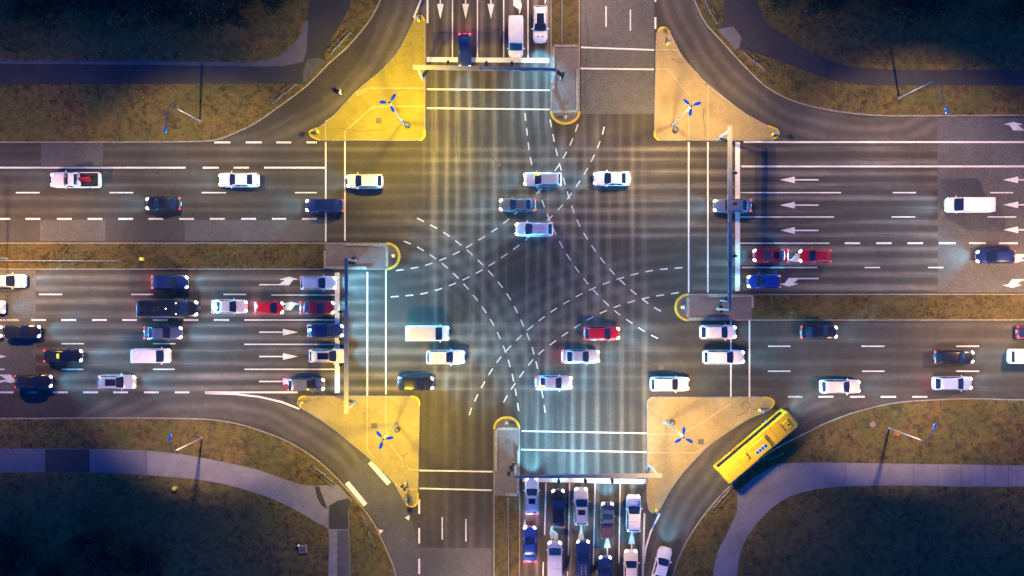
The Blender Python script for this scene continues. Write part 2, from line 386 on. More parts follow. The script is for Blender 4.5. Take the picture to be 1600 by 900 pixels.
sheet('path_apron', pts((1121, 46), (1146, 42), (1158, 58), (1154, 76), (1148, 78)), .128, M['path_mid'])
sheet('path_patch', pts((-700, 701.5), (70.5, 701.5), (70.5, 737.5), (-700, 737.5)), .127, M['path_mid'])
sheet('path_patch', pts((141.5, 702.3), (231, 704.5), (231, 741.5), (141.5, 737.6)), .127, M['path_mid'])
sheet('path_patch', pts((71, 701.5), (141, 702), (141, 737.5), (71, 737.5)), .128, M['path_dark'])
sheet('path_patch', pts((514, 790), (528, 782), (545, 778), (549, 785), (544, 800), (545, 827), (514, 826)), .128, M['path_dark'])
sheet('path_patch', pts((492, 760), (499, 760), (512, 795), (503, 790), (496, 778)), .129, M['path_dark'])
sheet('path_patch', pts((527, 828), (545, 828), (547, 900), (547, 1400), (527, 1400)), .128, M['asphalt_mid'])
for px in (1320, 1427, 1465, 1501, 1538, 1575): # joints between the concrete slabs
    mb = MB(); strip_geo(mb, pts((px, 726), (px, 759)), .05, .128); tag(mb.build('slab_joint', M['path_dark']), kind='structure')

# patches of other asphalt let into the road
for nm, poly, m in (('asphalt_patch', [(1465, 184), (1465, 457), (2400, 457), (2400, 184)], 'asphalt_old'),
                    ('asphalt_patch', [(908, -600), (1022, -600), (1022, 178), (908, 178)], 'asphalt_old'),
                    ('asphalt_patch', [(657, 855), (768, 857), (768, 1500), (640, 1500)], 'asphalt_mid'),
                    ('asphalt_patch', [(-40, 345), (62, 345), (62, 376), (-40, 376)], 'asphalt_dark'),
                    ('asphalt_patch', [(62.5, 344), (165, 344), (165, 376.5), (62.5, 376.5)], 'asphalt_old'),
                    ('asphalt_patch', [(165.5, 345), (288, 345), (288, 376), (165.5, 376)], 'asphalt_dark'),
                    ('asphalt_patch', [(288.5, 344), (507, 344), (507, 376.5), (288.5, 376.5)], 'asphalt_mid'),
                    ('asphalt_patch', [(64, 224), (161, 224), (161, 259), (64, 259)], 'asphalt_old'),
                    ('asphalt_patch', [(-300, 422), (56, 422), (56, 610), (-300, 610)], 'asphalt_old'),
                    ('asphalt_patch', [(537, 738), (577, 711), (612, 752), (640, 800), (652, 850), (652, 1000), (634, 1000), (610, 868), (590, 822), (572, 795)], 'asphalt_mid')):
    sheet(nm, pts(*poly), .004, M[m])

# tar-sealed cracks and stains
mb = MB(); random.seed(21)
for z, path in (
                (.006, [(700, 640), (704, 700), (699, 760), (706, 800)]), (.006, [(915, 20), (918, 70), (913, 130), (917, 175)]), (.006, [(1240, 250), (1300, 247), (1390, 251)]), (.006, [(120, 441), (200, 443), (330, 440)]), (.006, [(20, 282), (60, 286), (150, 300)]),
                (.006, [(1230, 508), (1330, 512), (1450, 509), (1560, 513)]), (.006, [(450, 190), (490, 150), (530, 105), (560, 60)]), (.006, [(760, 225), (775, 258), (790, 290), (780, 330)]), (.006, [(990, 560), (1033, 574), (1060, 590)])):
    q = [(a + random.uniform(-2, 2), b + random.uniform(-2, 2)) for a, b in spline(path, 5)]; strip_geo(mb, pts(*q), .09 if z < .1 else .2, z)
tag(mb.build('crack_seals', M['asphalt_dark']), kind='structure')

# traffic islands
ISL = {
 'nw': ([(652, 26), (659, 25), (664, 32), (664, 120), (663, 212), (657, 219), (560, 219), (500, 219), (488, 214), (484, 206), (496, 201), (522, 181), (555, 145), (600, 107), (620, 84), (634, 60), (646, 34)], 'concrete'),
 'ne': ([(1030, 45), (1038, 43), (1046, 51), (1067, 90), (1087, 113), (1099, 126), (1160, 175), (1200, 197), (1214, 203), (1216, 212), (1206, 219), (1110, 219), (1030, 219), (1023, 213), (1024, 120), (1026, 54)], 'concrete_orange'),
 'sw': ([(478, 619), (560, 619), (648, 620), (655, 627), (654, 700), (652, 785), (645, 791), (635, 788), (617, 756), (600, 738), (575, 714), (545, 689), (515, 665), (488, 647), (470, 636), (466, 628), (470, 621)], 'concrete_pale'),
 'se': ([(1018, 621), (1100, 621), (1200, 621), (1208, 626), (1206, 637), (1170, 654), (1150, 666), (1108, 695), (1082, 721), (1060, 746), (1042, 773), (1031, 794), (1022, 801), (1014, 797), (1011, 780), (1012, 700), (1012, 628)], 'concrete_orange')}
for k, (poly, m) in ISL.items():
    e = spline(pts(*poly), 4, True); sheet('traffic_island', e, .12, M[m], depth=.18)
    mb = MB(); strip_geo(mb, e, .14, -.05, .132, True); tag(mb.build('kerb', M['kerb']), kind='structure')
def yellow_kerb(path, wd=.3):
    mb = MB(); strip_geo(mb, spline(pts(*path), 6), wd, -.04, .142); tag(mb.build('yellow_kerb', M['yellow_paint']), kind='structure')
for p in ([(648, 31), (653, 25.5), (659, 25.5), (664, 33)], [(500, 219), (488, 214), (484, 206), (496, 201)], [(1028, 49), (1032, 44), (1040, 44), (1046, 51)],
          [(1200, 197), (1214, 203), (1216, 212), (1206, 219)], [(1029, 219), (1023, 213), (1023, 204)], [(478, 619), (469, 621), (466, 629), (471, 636)],
          [(642, 619.5), (650, 621), (655, 627), (655, 634)], [(634, 786), (640, 791), (647, 790.5), (652, 785), (653, 770)], [(1192, 621), (1204, 623), (1209, 629), (1204, 638)], [(657, 219.5), (663, 213), (663.5, 203)]):
    yellow_kerb(p, .26)
# pale edging stones set into the islands beside the crossings
mb = MB()
for p in ([(509, 219), (509, 190), (522, 182)], [(539, 219), (539, 206), (583, 167), (663, 166)], [(556, 146), (573, 138), (663, 138)], [(557, 150), (574, 142)],
          [(1025, 78), (1057, 78), (1066, 91)], [(1025, 108), (1043, 108), (1078, 151)], [(1076, 168), (1076, 219)], [(1098, 126), (1106, 136), (1106, 219)], [(1100, 130), (1160, 176)],
          [(574, 620), (574, 702), (584, 715)], [(603, 620), (603, 676)], [(608, 692), (640, 733), (654, 734)], [(616, 753), (627, 764), (653, 764)],
          [(1013, 678), (1066, 678), (1088, 665), (1141, 631)], [(1013, 707), (1086, 707), (1107, 694)], [(1171, 622), (1171, 648), (1148, 664)]):
    strip_geo(mb, pts(*p), .11, .125)
tag(mb.build('island_edging', M['edging']), kind='structure')

mb = MB()
for path in ([(1163, 640), (1158, 632), (1166, 627), (1172, 633), (1166, 641), (1160, 646), (1150, 650)], [(1178, 640), (1190, 636), (1196, 629)], [(610, 141), (618, 143), (628, 140), (640, 142)], [(1100, 168), (1099, 185), (1102, 205), (1100, 214)], [(1050, 92), (1062, 98), (1074, 96)], [(640, 60), (646, 90), (641, 110)], [(530, 200), (560, 205), (600, 203)], [(640, 705), (630, 715), (636, 730)]):
    strip_geo(mb, pts(*spline(path, 4)), .12, .1265)
tag(mb.build('island_crack_seals', plain('dusty sealed cracks', (.15, .12, .06), .9, var=.4)), kind='structure')
mb = MB()
for x, y in ((592, 189), (1095, 690), (585, 665), (540, 385 + 25), (1120, 486), (884, 160), (793, 690)):
    strip_geo(mb, pts((x - 4.5, y), (x + 4.5, y)), .7, .1268)
tag(mb.build('access_covers', M['iron']), kind='structure')
# medians: paved head, yellow nose, grass behind
def median(paved, grass, nose, kerbs, walls):
    sheet('median', pts(*paved), .12, M['median'], depth=.18)
    sheet('median_grass', pts(*grass), .122, M['grass_median'], depth=.18)
    for k in kerbs:
        mb = MB(); strip_geo(mb, pts(*k), .14, -.05, .134); tag(mb.build('kerb', M['kerb']), kind='structure')
    yellow_kerb(nose, .3)
    for k in walls:
        mb = MB(); strip_geo(mb, pts(*k), .3, .05, .24); tag(mb.build('raised_kerb', M['edging' if False else 'kerb']), kind='structure')
def arcp(cx, cy, rx, ry, a0, a1, n=12): return [(cx + rx * math.cos(R(a0 + (a1 - a0) * i / n)), cy + ry * math.sin(R(a0 + (a1 - a0) * i / n))) for i in range(n + 1)]
noseW = arcp(604, 400.5, 20, 20, -90, 90); noseE = arcp(1076, 480, 20, 20, 90, 270); noseN = arcp(883, 174, 22, 19, 0, 180); noseS = arcp(792, 670, 19.5, 18, 180, 360)
median([(508, 380.5)] + noseW + [(508, 420.5)], [(-P_, 379.5), (508, 380), (508, 420), (-P_, 419.5)], noseW, [[(-P_, 379.5), (508, 380), (604, 380.5)], [(-P_, 420), (508, 420.5), (604, 420.5)]],
       [[(540, 382.8), (604, 382.8)], [(506, 418), (573, 418)], [(508, 392), (508, 417)], [(605, 386), (605, 416)]])
median([(1174, 500)] + noseE + [(1174, 460)], [(1174, 460), (P_ + 1600, 459), (P_ + 1600, 498), (1174, 500)], noseE, [[(P_ + 1600, 459), (1174, 460), (1076, 460)], [(P_ + 1600, 498), (1174, 500), (1076, 500)]],
       [[(1107, 462.5), (1176, 462.5)], [(1076, 497.5), (1141, 497.5)], [(1176, 464), (1176, 481)], [(1075, 465), (1075, 495)]])
median([(861, 72)] + [(861, 174)] + noseN[::-1] + [(905, 72)], [(861, -P_), (905, -P_), (905, 72), (861, 72)], noseN, [[(861, -P_), (861, 174)], [(905, -P_), (905, 174)]],
       [[(865, 74), (865, 140)], [(902, 108), (902, 174)], [(866, 72), (902, 72)], [(864, 175), (902, 175)]])
median([(772, 774)] + noseS + [(812, 774)], [(770, P_ + 900), (772, 774), (812, 774), (810, P_ + 900)], noseS, [[(770, P_ + 900), (772, 774), (772.5, 670)], [(810, P_ + 900), (812, 774), (811.5, 670)]],
       [[(775.5, 672), (775.5, 735)], [(809.5, 702), (809.5, 770)], [(790, 772.5), (808, 772.5)], [(776, 669.5), (809, 669.5)]])

# ------------------------------------------------------------------ painted markings
def lines(name, segs, wpx, mat='white_paint', z=.010):
    mb = MB()
    for s in segs: strip_geo(mb, pts(*s), wpx / PPM, z)
    return tag(mb.build(name, M[mat]), kind='structure')
def hs(y, *rr): return [[(a, y), (b, y)] for a, b in rr]
def vs(x, *rr): return [[(x, a), (x, b)] for a, b in rr]
lane = []
lane += hs(301, (25, 62), (171, 208), (315, 353), (461, 495)) + hs(460, (61, 97), (205, 240), (349, 384)) + hs(537, (-50, -15), (96, 131), (239, 274)) + hs(577, (-30, 7), (96, 130), (239, 273))
lane += hs(461, (424, 524)) + hs(500, (382, 524)) + hs(538, (382, 524)) + hs(577, (382, 524))
lane += hs(301, (1157, 1314), (1395, 1431), (1547, 1583)) + hs(339, (1157, 1303), (1393, 1430), (1543, 1588)) + hs(380, (1157, 1296)) + hs(418, (1159, 1277), (1351, 1375), (1450, 1474))
lane += hs(541, (1200, 1235), (1346, 1382), (1494, 1530)) + hs(580, (1200, 1235), (1347, 1382), (1494, 1530))
lane += vs(707, (-300, 90)) + vs(746, (-300, 90)) + vs(787, (-300, 90)) + vs(825, (-300, 90)) + vs(947, (-60, -30), (10, 42)) + vs(985, (-60, -25), (15, 48))
lane += vs(691, (808, 843)) + vs(728, (811, 846)) + [[(853, 755), (851, 836)], [(890, 755), (888, 868)], [(930, 755), (927, 882)], [(969, 755), (967, 880)], [(849, 878), (848, 915)], [(887, 893), (886, 925)]]
lines('lane_lines', lane, 1.9)
edge = hs(262, (-700, 290), (317, 342), (365, 389), (413, 508)) + hs(342, (-8, 16), (40, 63), (89, 112), (137, 160), (185, 208), (232, 255), (280, 303), (328, 351), (377, 400), (425, 447), (472, 495))
edge += hs(222.5, (335, 360), (384, 409), (432, 455), (479, 495)) + hs(500, (49, 72), (96, 119), (144, 167), (191, 214), (239, 262), (287, 310), (334, 358))
edge += hs(613, (-20, 21), (83, 106), (130, 153), (177, 200), (225, 248), (273, 296), (320, 465)) + [[(320, 614), (370, 616), (405, 620), (440, 628), (468, 639)]]
edge += hs(222, (1162, 2400)) + hs(260, (1158, 2400)) + hs(380, (1320, 1344), (1369, 1393), (1418, 1442), (1467, 1493), (1514, 1540), (1561, 1590)) + hs(620, (1279, 1302), (1328, 1351), (1376, 1400), (1425, 1449))
edge += vs(668, (-300, 36)) + [[(659, -3), (652, 14), (646.5, 28)]] + vs(1024, (-5, 3), (27, 45)) + vs(655, (780, 803), (825, 849), (873, 897))
edge += [[(1007, 802), (1005, 870), (1003, 1000)], [(1031, 802), (1017, 830), (1009, 856), (1006, 880)]]
lines('edge_lines', edge, 2.8)
lines('worn_dashes', hs(500, (-5, 30)) + hs(613, (43, 58)) + hs(620, (1231, 1254)), 3.0, 'worn_paint')
cross = vs(574, (425, 620)) + vs(603, (422, 616)) + vs(509, (222, 378)) + vs(539, (221, 376)) + vs(1076, (222, 457)) + vs(1106, (222, 457)) + vs(1142, (501, 620)) + vs(1171, (501, 620))
cross += [[(667, 139.5), (859, 141)], [(667, 169), (859, 171)], [(908, 74), (1022, 78)], [(907, 107), (1022, 108.5)], [(655, 735), (770, 737)], [(655, 763), (768, 766)], [(815, 673.5), (1010, 677)], [(814, 702.5), (1010, 706.5)]]
lines('crossing_lines', cross, 2.3)
lines('stop_lines', [[(527, 426), (527, 614)], [(1152.5, 222), (1152.5, 455)], [(667, 93), (858, 94.5)], [(817, 749), (1010, 752.5)]], 7.5)
lines('crossing_bars', [[(578, 722), (608, 756)], [(542, 754), (571, 789)]], 7.5)
mb = MB()
for c, a in (((595, 830), .3), ((637, 809), .9)):
    x, y = G2(*c); mb.add([(x + .38 * math.cos(a + q), y + .38 * math.sin(a + q), .010) for q in (0, 2.1, 4.2)], [(0, 1, 2)])
tag(mb.build('give_way_triangles', M['white_paint']), kind='structure')
GUIDE = [
 [(617, 423), (645, 419), (667, 414), (708, 398), (748, 375), (787, 349), (839, 302), (867, 267), (890, 228), (907, 183)],
 [(609, 464), (660, 459), (703, 446), (744, 427), (783, 403), (820, 376), (872, 328), (900, 292), (924, 252), (941, 211), (946, 184)],
 [(1068, 418), (1017, 423), (972, 434), (928, 450), (887, 471), (849, 496), (813, 526), (781, 560), (757, 597), (737, 637), (731, 658)],
 [(1062, 457), (1012, 465), (966, 478), (925, 496), (886, 520), (849, 547), (831, 564), (805, 599), (792, 619), (780, 642)],
 [(820, 175), (823, 203), (829, 249), (841, 295), (856, 337), (875, 379), (900, 419), (928, 454), (961, 486), (998, 512), (1018, 524), (1044, 536)],
 [(859, 185), (869, 235), (887, 302), (903, 347), (926, 386), (954, 422), (987, 454), (1023, 481), (1048, 493)],
 [(629, 376), (654, 387), (690, 411), (723, 442), (753, 479), (776, 517), (793, 559), (804, 602), (812, 652)],
 [(650, 340), (693, 363), (730, 391), (763, 423), (792, 459), (813, 498), (831, 542), (842, 585), (850, 632), (854, 660)]]
mb = MB()
for gpath in GUIDE:
    P = spline(pts(*gpath), 12); acc = [0]
    for a, b in zip(P, P[1:]): acc.append(acc[-1] + math.dist(a, b))
    def at(d):
        i = max(0, min(len(P) - 2, int(np.searchsorted(acc, d)) - 1)); t = (d - acc[i]) / max(1e-6, acc[i + 1] - acc[i])
        return (P[i][0] + (P[i + 1][0] - P[i][0]) * t, P[i][1] + (P[i + 1][1] - P[i][1]) * t)
    d = .15
    while d + 1.0 < acc[-1]:
        strip_geo(mb, [at(d), at(d + .5), at(d + 1.0)], .15, .010 + .0006 * GUIDE.index(gpath)); d += 1.93
tag(mb.build('turn_guide_dashes', M['white_paint']), kind='structure')

def arrow(tail, ang, kind):
    if kind == 'straight':
        polys = [[(0, -.085), (3.1, -.085), (3.1, .085), (0, .085)], [(3.1, -.43), (5.05, 0), (3.1, .43)]]
    else:
        c = lambda L_: [((893 - x) / 60, (y - 725) / 60) for x, y in L_]
        polys = [c([(893, 721), (893, 731), (700, 731), (665, 721)]), c([(660, 721), (735, 731), (692, 763), (628, 763)]), c([(628, 763.2), (728, 763.2), (728, 769), (660, 788), (585, 768)])]
        if kind == 'right': polys = [[(a, -b) for a, b in q] for q in polys]
        # local +y is the left-hand side of the driver
    mb = MB(); ca, sa = math.cos(ang), math.sin(ang); x0, y0 = G2(*tail)
    for q in polys:
        mb.add([(x0 + a * ca - b * sa, y0 + a * sa + b * ca, .011) for a, b in q], [tuple(range(len(q)))])
    o = mb.build('lane_arrow', M['white_paint']); bm = bmesh.new(); bm.from_mesh(o.data)
    bmesh.ops.recalc_face_normals(bm, faces=bm.faces)
    for f in bm.faces:
        if f.normal.z < 0: f.normal_flip()
    bm.to_mesh(o.data); bm.free(); tag(o, kind='structure')
for y in (281, 320.5, 360): arrow((1279, y), math.pi, 'straight')
for y in (281, 320, 359): arrow((1628, y), math.pi, 'straight')
arrow((1279, 435), math.pi, 'left'); arrow((1290, 397), math.pi, 'left'); arrow((1628, 437), math.pi, 'left'); arrow((1634, 398), math.pi, 'left'); arrow((1630, 203), math.pi, 'right')
for y in (519, 557, 596): arrow((405, y), 0, 'straight')
arrow((405, 445), 0, 'left'); arrow((408, 484), 0, 'left'); arrow((-50, 557), 0, 'straight'); arrow((-50, 519), 0, 'straight'); arrow((-30, 586), 0, 'right'); arrow((-52, 596), 0, 'straight')
for x in (688, 727.5, 767): arrow((x, -31), -math.pi / 2, 'straight')
arrow((803, -38), -math.pi / 2, 'left'); arrow((843, -54), -math.pi / 2, 'left')
arrow((829, 872), math.pi / 2, 'left'); arrow((871, 880), math.pi / 2, 'left')
for x, y in ((908, 880), (949, 893), (987, 887)): arrow((x, y), math.pi / 2, 'straight')

# ------------------------------------------------------------------ lamps
def beam_shader(light, k, lo=.3):
    """street lamp optics: throws more light out to the side than straight down"""
    light.use_nodes = True; t = light.node_tree; e = t.nodes['Emission']
    g = t.nodes.new('ShaderNodeNewGeometry'); s = t.nodes.new('ShaderNodeSeparateXYZ'); t.links.new(g.outputs['Incoming'], s.inputs[0])
    def f(op, a, b):
        n = t.nodes.new('ShaderNodeMath'); n.operation = op
        for i, v in enumerate((a, b)):
            if isinstance(v, float): n.inputs[i].default_value = v
            else: t.links.new(v, n.inputs[i])
        return n.outputs[0]
    c = f('MAXIMUM', f('ABSOLUTE', s.outputs[2], 0.0), float(lo))
    t.links.new(f('DIVIDE', 1.0, f('POWER', c, float(k))), e.inputs['Strength'])
def spot(name, parent, loc, tilt, rz, power, col, cone, blend, k=0.0, r=.12, lo=.3):
    l = bpy.data.lights.new(name, 'SPOT'); l.energy = power; l.color = col; l.spot_size = R(cone); l.spot_blend = blend; l.shadow_soft_size = r
    if k: beam_shader(l, k, lo)
    o = bpy.data.objects.new(name, l); link(o, parent); o.location = loc; o.rotation_euler = (tilt, 0, rz); return o

def street_lamp(base, ang, arm, label, power, col, h=11.4, tilt=14, double=False, cone=122):
    """tapered column with a curved arm reaching along ang"""
    t = empty('street_lamp', (base.x, base.y, .0), ang, label, 'street lamp', 'street lamps along the roads')
    mb = MB(); mb.lathe([(.2, .1), (.2, .16), (.12, .2), (.12, 1.2), (.095, 1.25), (.055, h - 1.75)]); mb.build('pole', M['steel'], t, True)
    for sg in ((1, -1) if double else (1,)):
        mb = MB(); mb.tube([(0, 0, h - 1.8), (.03 * sg, 0, h - 1.5), (.16 * sg, 0, h - 1.15), (.5 * sg, 0, h - .75), (sg * arm * .6, 0, h - .3), (sg * arm, 0, h + .03)], [.055, .053, .05, .046, .042, .038]); mb.build('arm', M['steel'], t, True)
        hd = MB(); hd.ellipsoid((sg * (arm + .32), 0, h + .06), (.46, .17, .1), 0, 12, 8); ho = hd.build('lamp_head', M['lampgrey'], t, True)
        ln = MB(); ln.box((sg * (arm + .34), 0, h - .045), (.5, .2, .03)); ln.build('lens', M['lens'], ho)
        spot('lamp_light', t, (sg * (arm + .34), 0, h - .1), R(tilt) , -math.pi / 2 if sg > 0 else math.pi / 2, power, col, cone, .4, 1.6)
    return t
PINK = (1.0, .65, .38); AMBER = (1.0, .62, .16); YEL = (1.0, .67, .02); ORA = (1.0, .64, .20)
def lamp_at(base, head, label, power, col, h=11.4, **k):
    b = G(*base); hd = G(*head, h); d = hd - b; street_lamp(b, math.atan2(d.y, d.x), max(1.2, math.hypot(d.x, d.y) - .3), label, power, col, h, **k)
lamp_at((313, 189), (258, 203), 'curved-arm street lamp on the brown grass above the upper left road', LAMP_ROAD, (1.0, .70, .30))
lamp_at((1404, 153), (1479, 173), 'curved-arm street lamp on the grass between the upper right road and its dark path', LAMP_ROAD, PINK)
lamp_at((316, 684), (266, 683), 'curved-arm street lamp on the grass by the pale lower left path', LAMP_ROAD, PINK)
lamp_at((1389, 669), (1460, 667), 'curved-arm street lamp on the grass beyond the yellow bus', LAMP_ROAD, PINK)
street_lamp(G(12, 404), math.pi / 2, 1.6, 'double-arm street lamp on the grass median at the left edge', LAMP_FAR, (1.0, .58, .22), 11.4, 8, True, 128)
street_lamp(G(1612, 480), math.pi / 2, 1.6, 'double-arm street lamp on the grass median past the right edge', LAMP_FAR, (1.0, .6, .28), 11.4, 8, True, 128)
street_lamp(G(883, -110), 0, 1.6, 'double-arm street lamp on the upper median above the top edge', LAMP_FAR, PINK, 11.4, 8, True, 128)
street_lamp(G(791, 1010), 0, 1.6, 'double-arm street lamp on the lower median below the bottom edge', LAMP_FAR, PINK, 11.4, 8, True, 128)

def tri_lamp(head, label, power, col, rot):
    h = 12.0; b = G(*head, h); t = empty('island_lamp', (b.x, b.y, .12), R(rot), label, 'street lamp', 'three-headed lamps on the traffic islands')
    mb = MB(); mb.lathe([(.3, .0), (.3, .08), (.17, .1), (.16, 1.4), (.12, 1.45), (.07, h - .2), (.05, h)]); mb.build('pole', M['steel'], t, True)
    mb = MB(); mb.lathe([(.32, .0), (.34, .2), (.34, 1.0), (.3, 1.1)], (.0, -.75, 0)); mb.build('control_cabinet', M['darkmetal'], t, True)
    mb = MB(); mb.lathe([(.1, h - .12), (.1, h + .1), (.02, h + .14)]); mb.build('hub', M['steel'], t, True)
    for q in range(3):
        a = R(120 * q); ca, sa = math.cos(a), math.sin(a)
        mb = MB(); mb.tube([(0, 0, h), (ca * .4, sa * .4, h + .02)], .035); mb.build('arm', M['steel'], t)
        hd = MB(); hd.ellipsoid((ca * .78, sa * .78, h + .03), (.46, .19, .09), a, 12, 8); ho = hd.build('lamp_head', M['lampgrey'], t, True)
        ln = MB(); ln.box((ca * .8, sa * .8, h - .06), (.5, .22, .02), a); ln.build('lens', M['lens'], ho)
        spot('lamp_light', t, (ca * .8, sa * .8, h - .12), R(6), a - math.pi / 2, power / 3, col, 146, .7, 1.2)
    return t
tri_lamp((609, 161), 'three-headed lamp on the yellow upper left island', LAMP_TRI * 1.2, YEL, 55)
tri_lamp((1080, 166), 'three-headed lamp on the sandy upper right island', LAMP_TRI * .9, ORA, 20)
tri_lamp((599, 686), 'three-headed lamp on the yellow lower left island', LAMP_TRI, YEL, 10)
tri_lamp((1068, 683), 'three-headed lamp on the sandy lower right island near the bus', LAMP_TRI * .85, ORA, 90)

# ------------------------------------------------------------------ signal gantries
def signal_head(parent, c, ang, lit, sz=1.0):
    """black three-lens box whose face looks along ang"""
    mb = MB(); mb.box((c[0], c[1], c[2]), (.24 * sz, .34 * sz, 1.0 * sz), ang)
    ca, sa = math.cos(ang), math.sin(ang)
    for k in range(3):
        z = c[2] + (.32 - .32 * k) * sz; mb.box((c[0] + ca * .2 * sz, c[1] + sa * .2 * sz, z + .12 * sz), (.2 * sz, .28 * sz, .02), ang)
    o = mb.build('signal_head', M['black'], parent)
    for k, nm in enumerate(('sig_red', 'sig_off', 'sig_green')):
        on = (lit == 'red' and k == 0) or (lit == 'green' and k == 2)
        l = MB(); z = c[2] + (.32 - .32 * k) * sz; l.ellipsoid((c[0] + ca * .12 * sz, c[1] + sa * .12 * sz, z), (.05 * sz, .11 * sz, .11 * sz), ang, 8, 6)
        l.build('lens', M[nm] if on else M['sig_off'], o, True)
    return o
def gantry(pa, pb, face, heads, low, label):
    h = 6.2; A = G(*pa, h); B = G(*pb, h); t = empty('signal_gantry', (A.x, A.y, .12), 0, label, 'signal gantry', 'signal gantries across the approach lanes')
    d = B - A; L = d.length; ang = math.atan2(d.y, d.x); ca, sa = math.cos(ang), math.sin(ang); fz = (math.cos(face), math.sin(face))
    def on(s, off=0, z=0): return (ca * s + fz[0] * off, sa * s + fz[1] * off, z)
    for s in (0, L):
        mb = MB(); mb.lathe([(.3, 0), (.3, .06), (.17, .08), (.15, h - .3)], on(s)); mb.build('post', M['steel'], t, True)
    mb = MB(); wds = [.5, .42, .36]; cuts = [-.5, L * .45, L * .75, L + .1]
    for i in range(3):
        mid = (cuts[i] + cuts[i + 1]) / 2; mb.box(on(mid, 0, h - .12), (cuts[i + 1] - cuts[i] - .01, wds[i], .34 - .03 * i), ang)
    for s in cuts[1:3]: mb.box(on(s, 0, h - .12), (.12, .56, .44), ang)
    mb.build('beam', M['steel'], t)
    for s, lit in heads:
        br = MB(); br.box(on(s, .3, h - .25), (.08, .6, .08), ang); bo = br.build('bracket', M['darkmetal'], t)
        signal_head(t, on(s, .62, h - .55), face, lit)
    for k, (off, lit) in enumerate(low):
        signal_head(t, on(L + off[0], off[1], 3.0), face, lit)
    return t
def dist_on(pa, pb, q): return (G(*q, 6.2) - G(*pa, 6.2)).length
def gy(pa, pb, face, hd, low, label):
    gantry(pa, pb, face, [(dist_on(pa, pb, (p, q)), l) for p, q, l in hd], low, label)
gy((652, 105), (868, 109), math.pi / 2, [(700, 106, 'green'), (760, 107, 'red'), (800, 108, 'red')], [((.5, .35), 'red'), ((1.1, .1), 'red')], 'steel signal gantry across the upper approach lanes, yellow lit at its island end')
gy((1140.5, 203), (1140, 484), 0, [(1140, 270, 'green'), (1140, 318, 'green'), (1140, 400, 'red')], [((.3, -.45), 'red'), ((-.3, -.5), 'red')], 'steel signal gantry across the right-hand approach lanes beside the red cars')
gy((1028, 743), (806, 745), -math.pi / 2, [(957, 745, 'red'), (873, 746, 'red'), (915, 745, 'red')], [((.5, -.4), 'red'), ((.9, .2), 'red')], 'steel signal gantry above the queue of cars waiting at the bottom')
gy((541, 640), (541, 405), math.pi, [(541, 487, 'red'), (541, 530, 'green'), (541, 570, 'green')], [((.2, -.5), 'red'), ((-.4, -.5), 'red')], 'steel signal gantry across the left-hand approach lanes, dark blue at its median end')

# ------------------------------------------------------------------ vehicles
SPEC = {  # rear glass foot, roof rear, roof front, windscreen foot (in half lengths); height, belt, roof width, deck heights
 'sedan':  dict(p=(-.74, -.42, .10, .42), H=1.45, belt=.93, wr=.70, zt=[(-1, .62), (-.97, .86), (-.8, .93), (0, .92), (.42, .90), (.8, .76), (.95, .66), (1, .50)]),
 'hatch':  dict(p=(-.95, -.70, .12, .48), H=1.50, belt=.95, wr=.72, zt=[(-1, .66), (-.97, .90), (-.8, .95), (0, .94), (.45, .92), (.82, .78), (.95, .68), (1, .52)]),
 'estate': dict(p=(-.95, -.80, .08, .42), H=1.48, belt=.94, wr=.71, zt=[(-1, .66), (-.97, .90), (-.8, .95), (0, .94), (.45, .92), (.82, .78), (.95, .68), (1, .52)]),
 'suv':    dict(p=(-.96, -.80, .06, .40), H=1.74, belt=1.10, wr=.74, zt=[(-1, .75), (-.97, 1.04), (-.8, 1.1), (0, 1.08), (.42, 1.06), (.85, .94), (.96, .84), (1, .62)]),
 'van':    dict(p=(-.985, -.95, .42, .70), H=2.05, belt=1.18, wr=.86, zt=[(-1, .8), (-.98, 1.15), (-.8, 1.18), (0, 1.18), (.7, 1.1), (.92, .92), (.98, .8), (1, .6)]),
 'minibus': dict(p=(-.985, -.95, .48, .68), H=2.3, belt=1.3, wr=.84, zt=[(-1, .8), (-.985, 1.25), (-.8, 1.3), (0, 1.3), (.68, 1.22), (.92, 1.1), (.98, .95), (1, .7)]),
 'pickup': dict(p=(-.14, -.06, .16, .40), H=1.78, belt=1.08, wr=.74, zt=[(-1, .66), (-.985, .74), (-.2, .74), (-.16, 1.06), (.42, 1.05), (.85, .95), (.96, .85), (1, .62)]),
 'city':   dict(p=(-.95, -.70, .20, .58), H=1.5, belt=.96, wr=.72, zt=[(-1, .66), (-.97, .90), (-.8, .96), (0, .95), (.55, .92), (.85, .78), (.95, .68), (1, .52)]),
}
def interp(x, tab): return float(np.interp(x, [a for a, b in tab], [b for a, b in tab]))
CACHE = {}
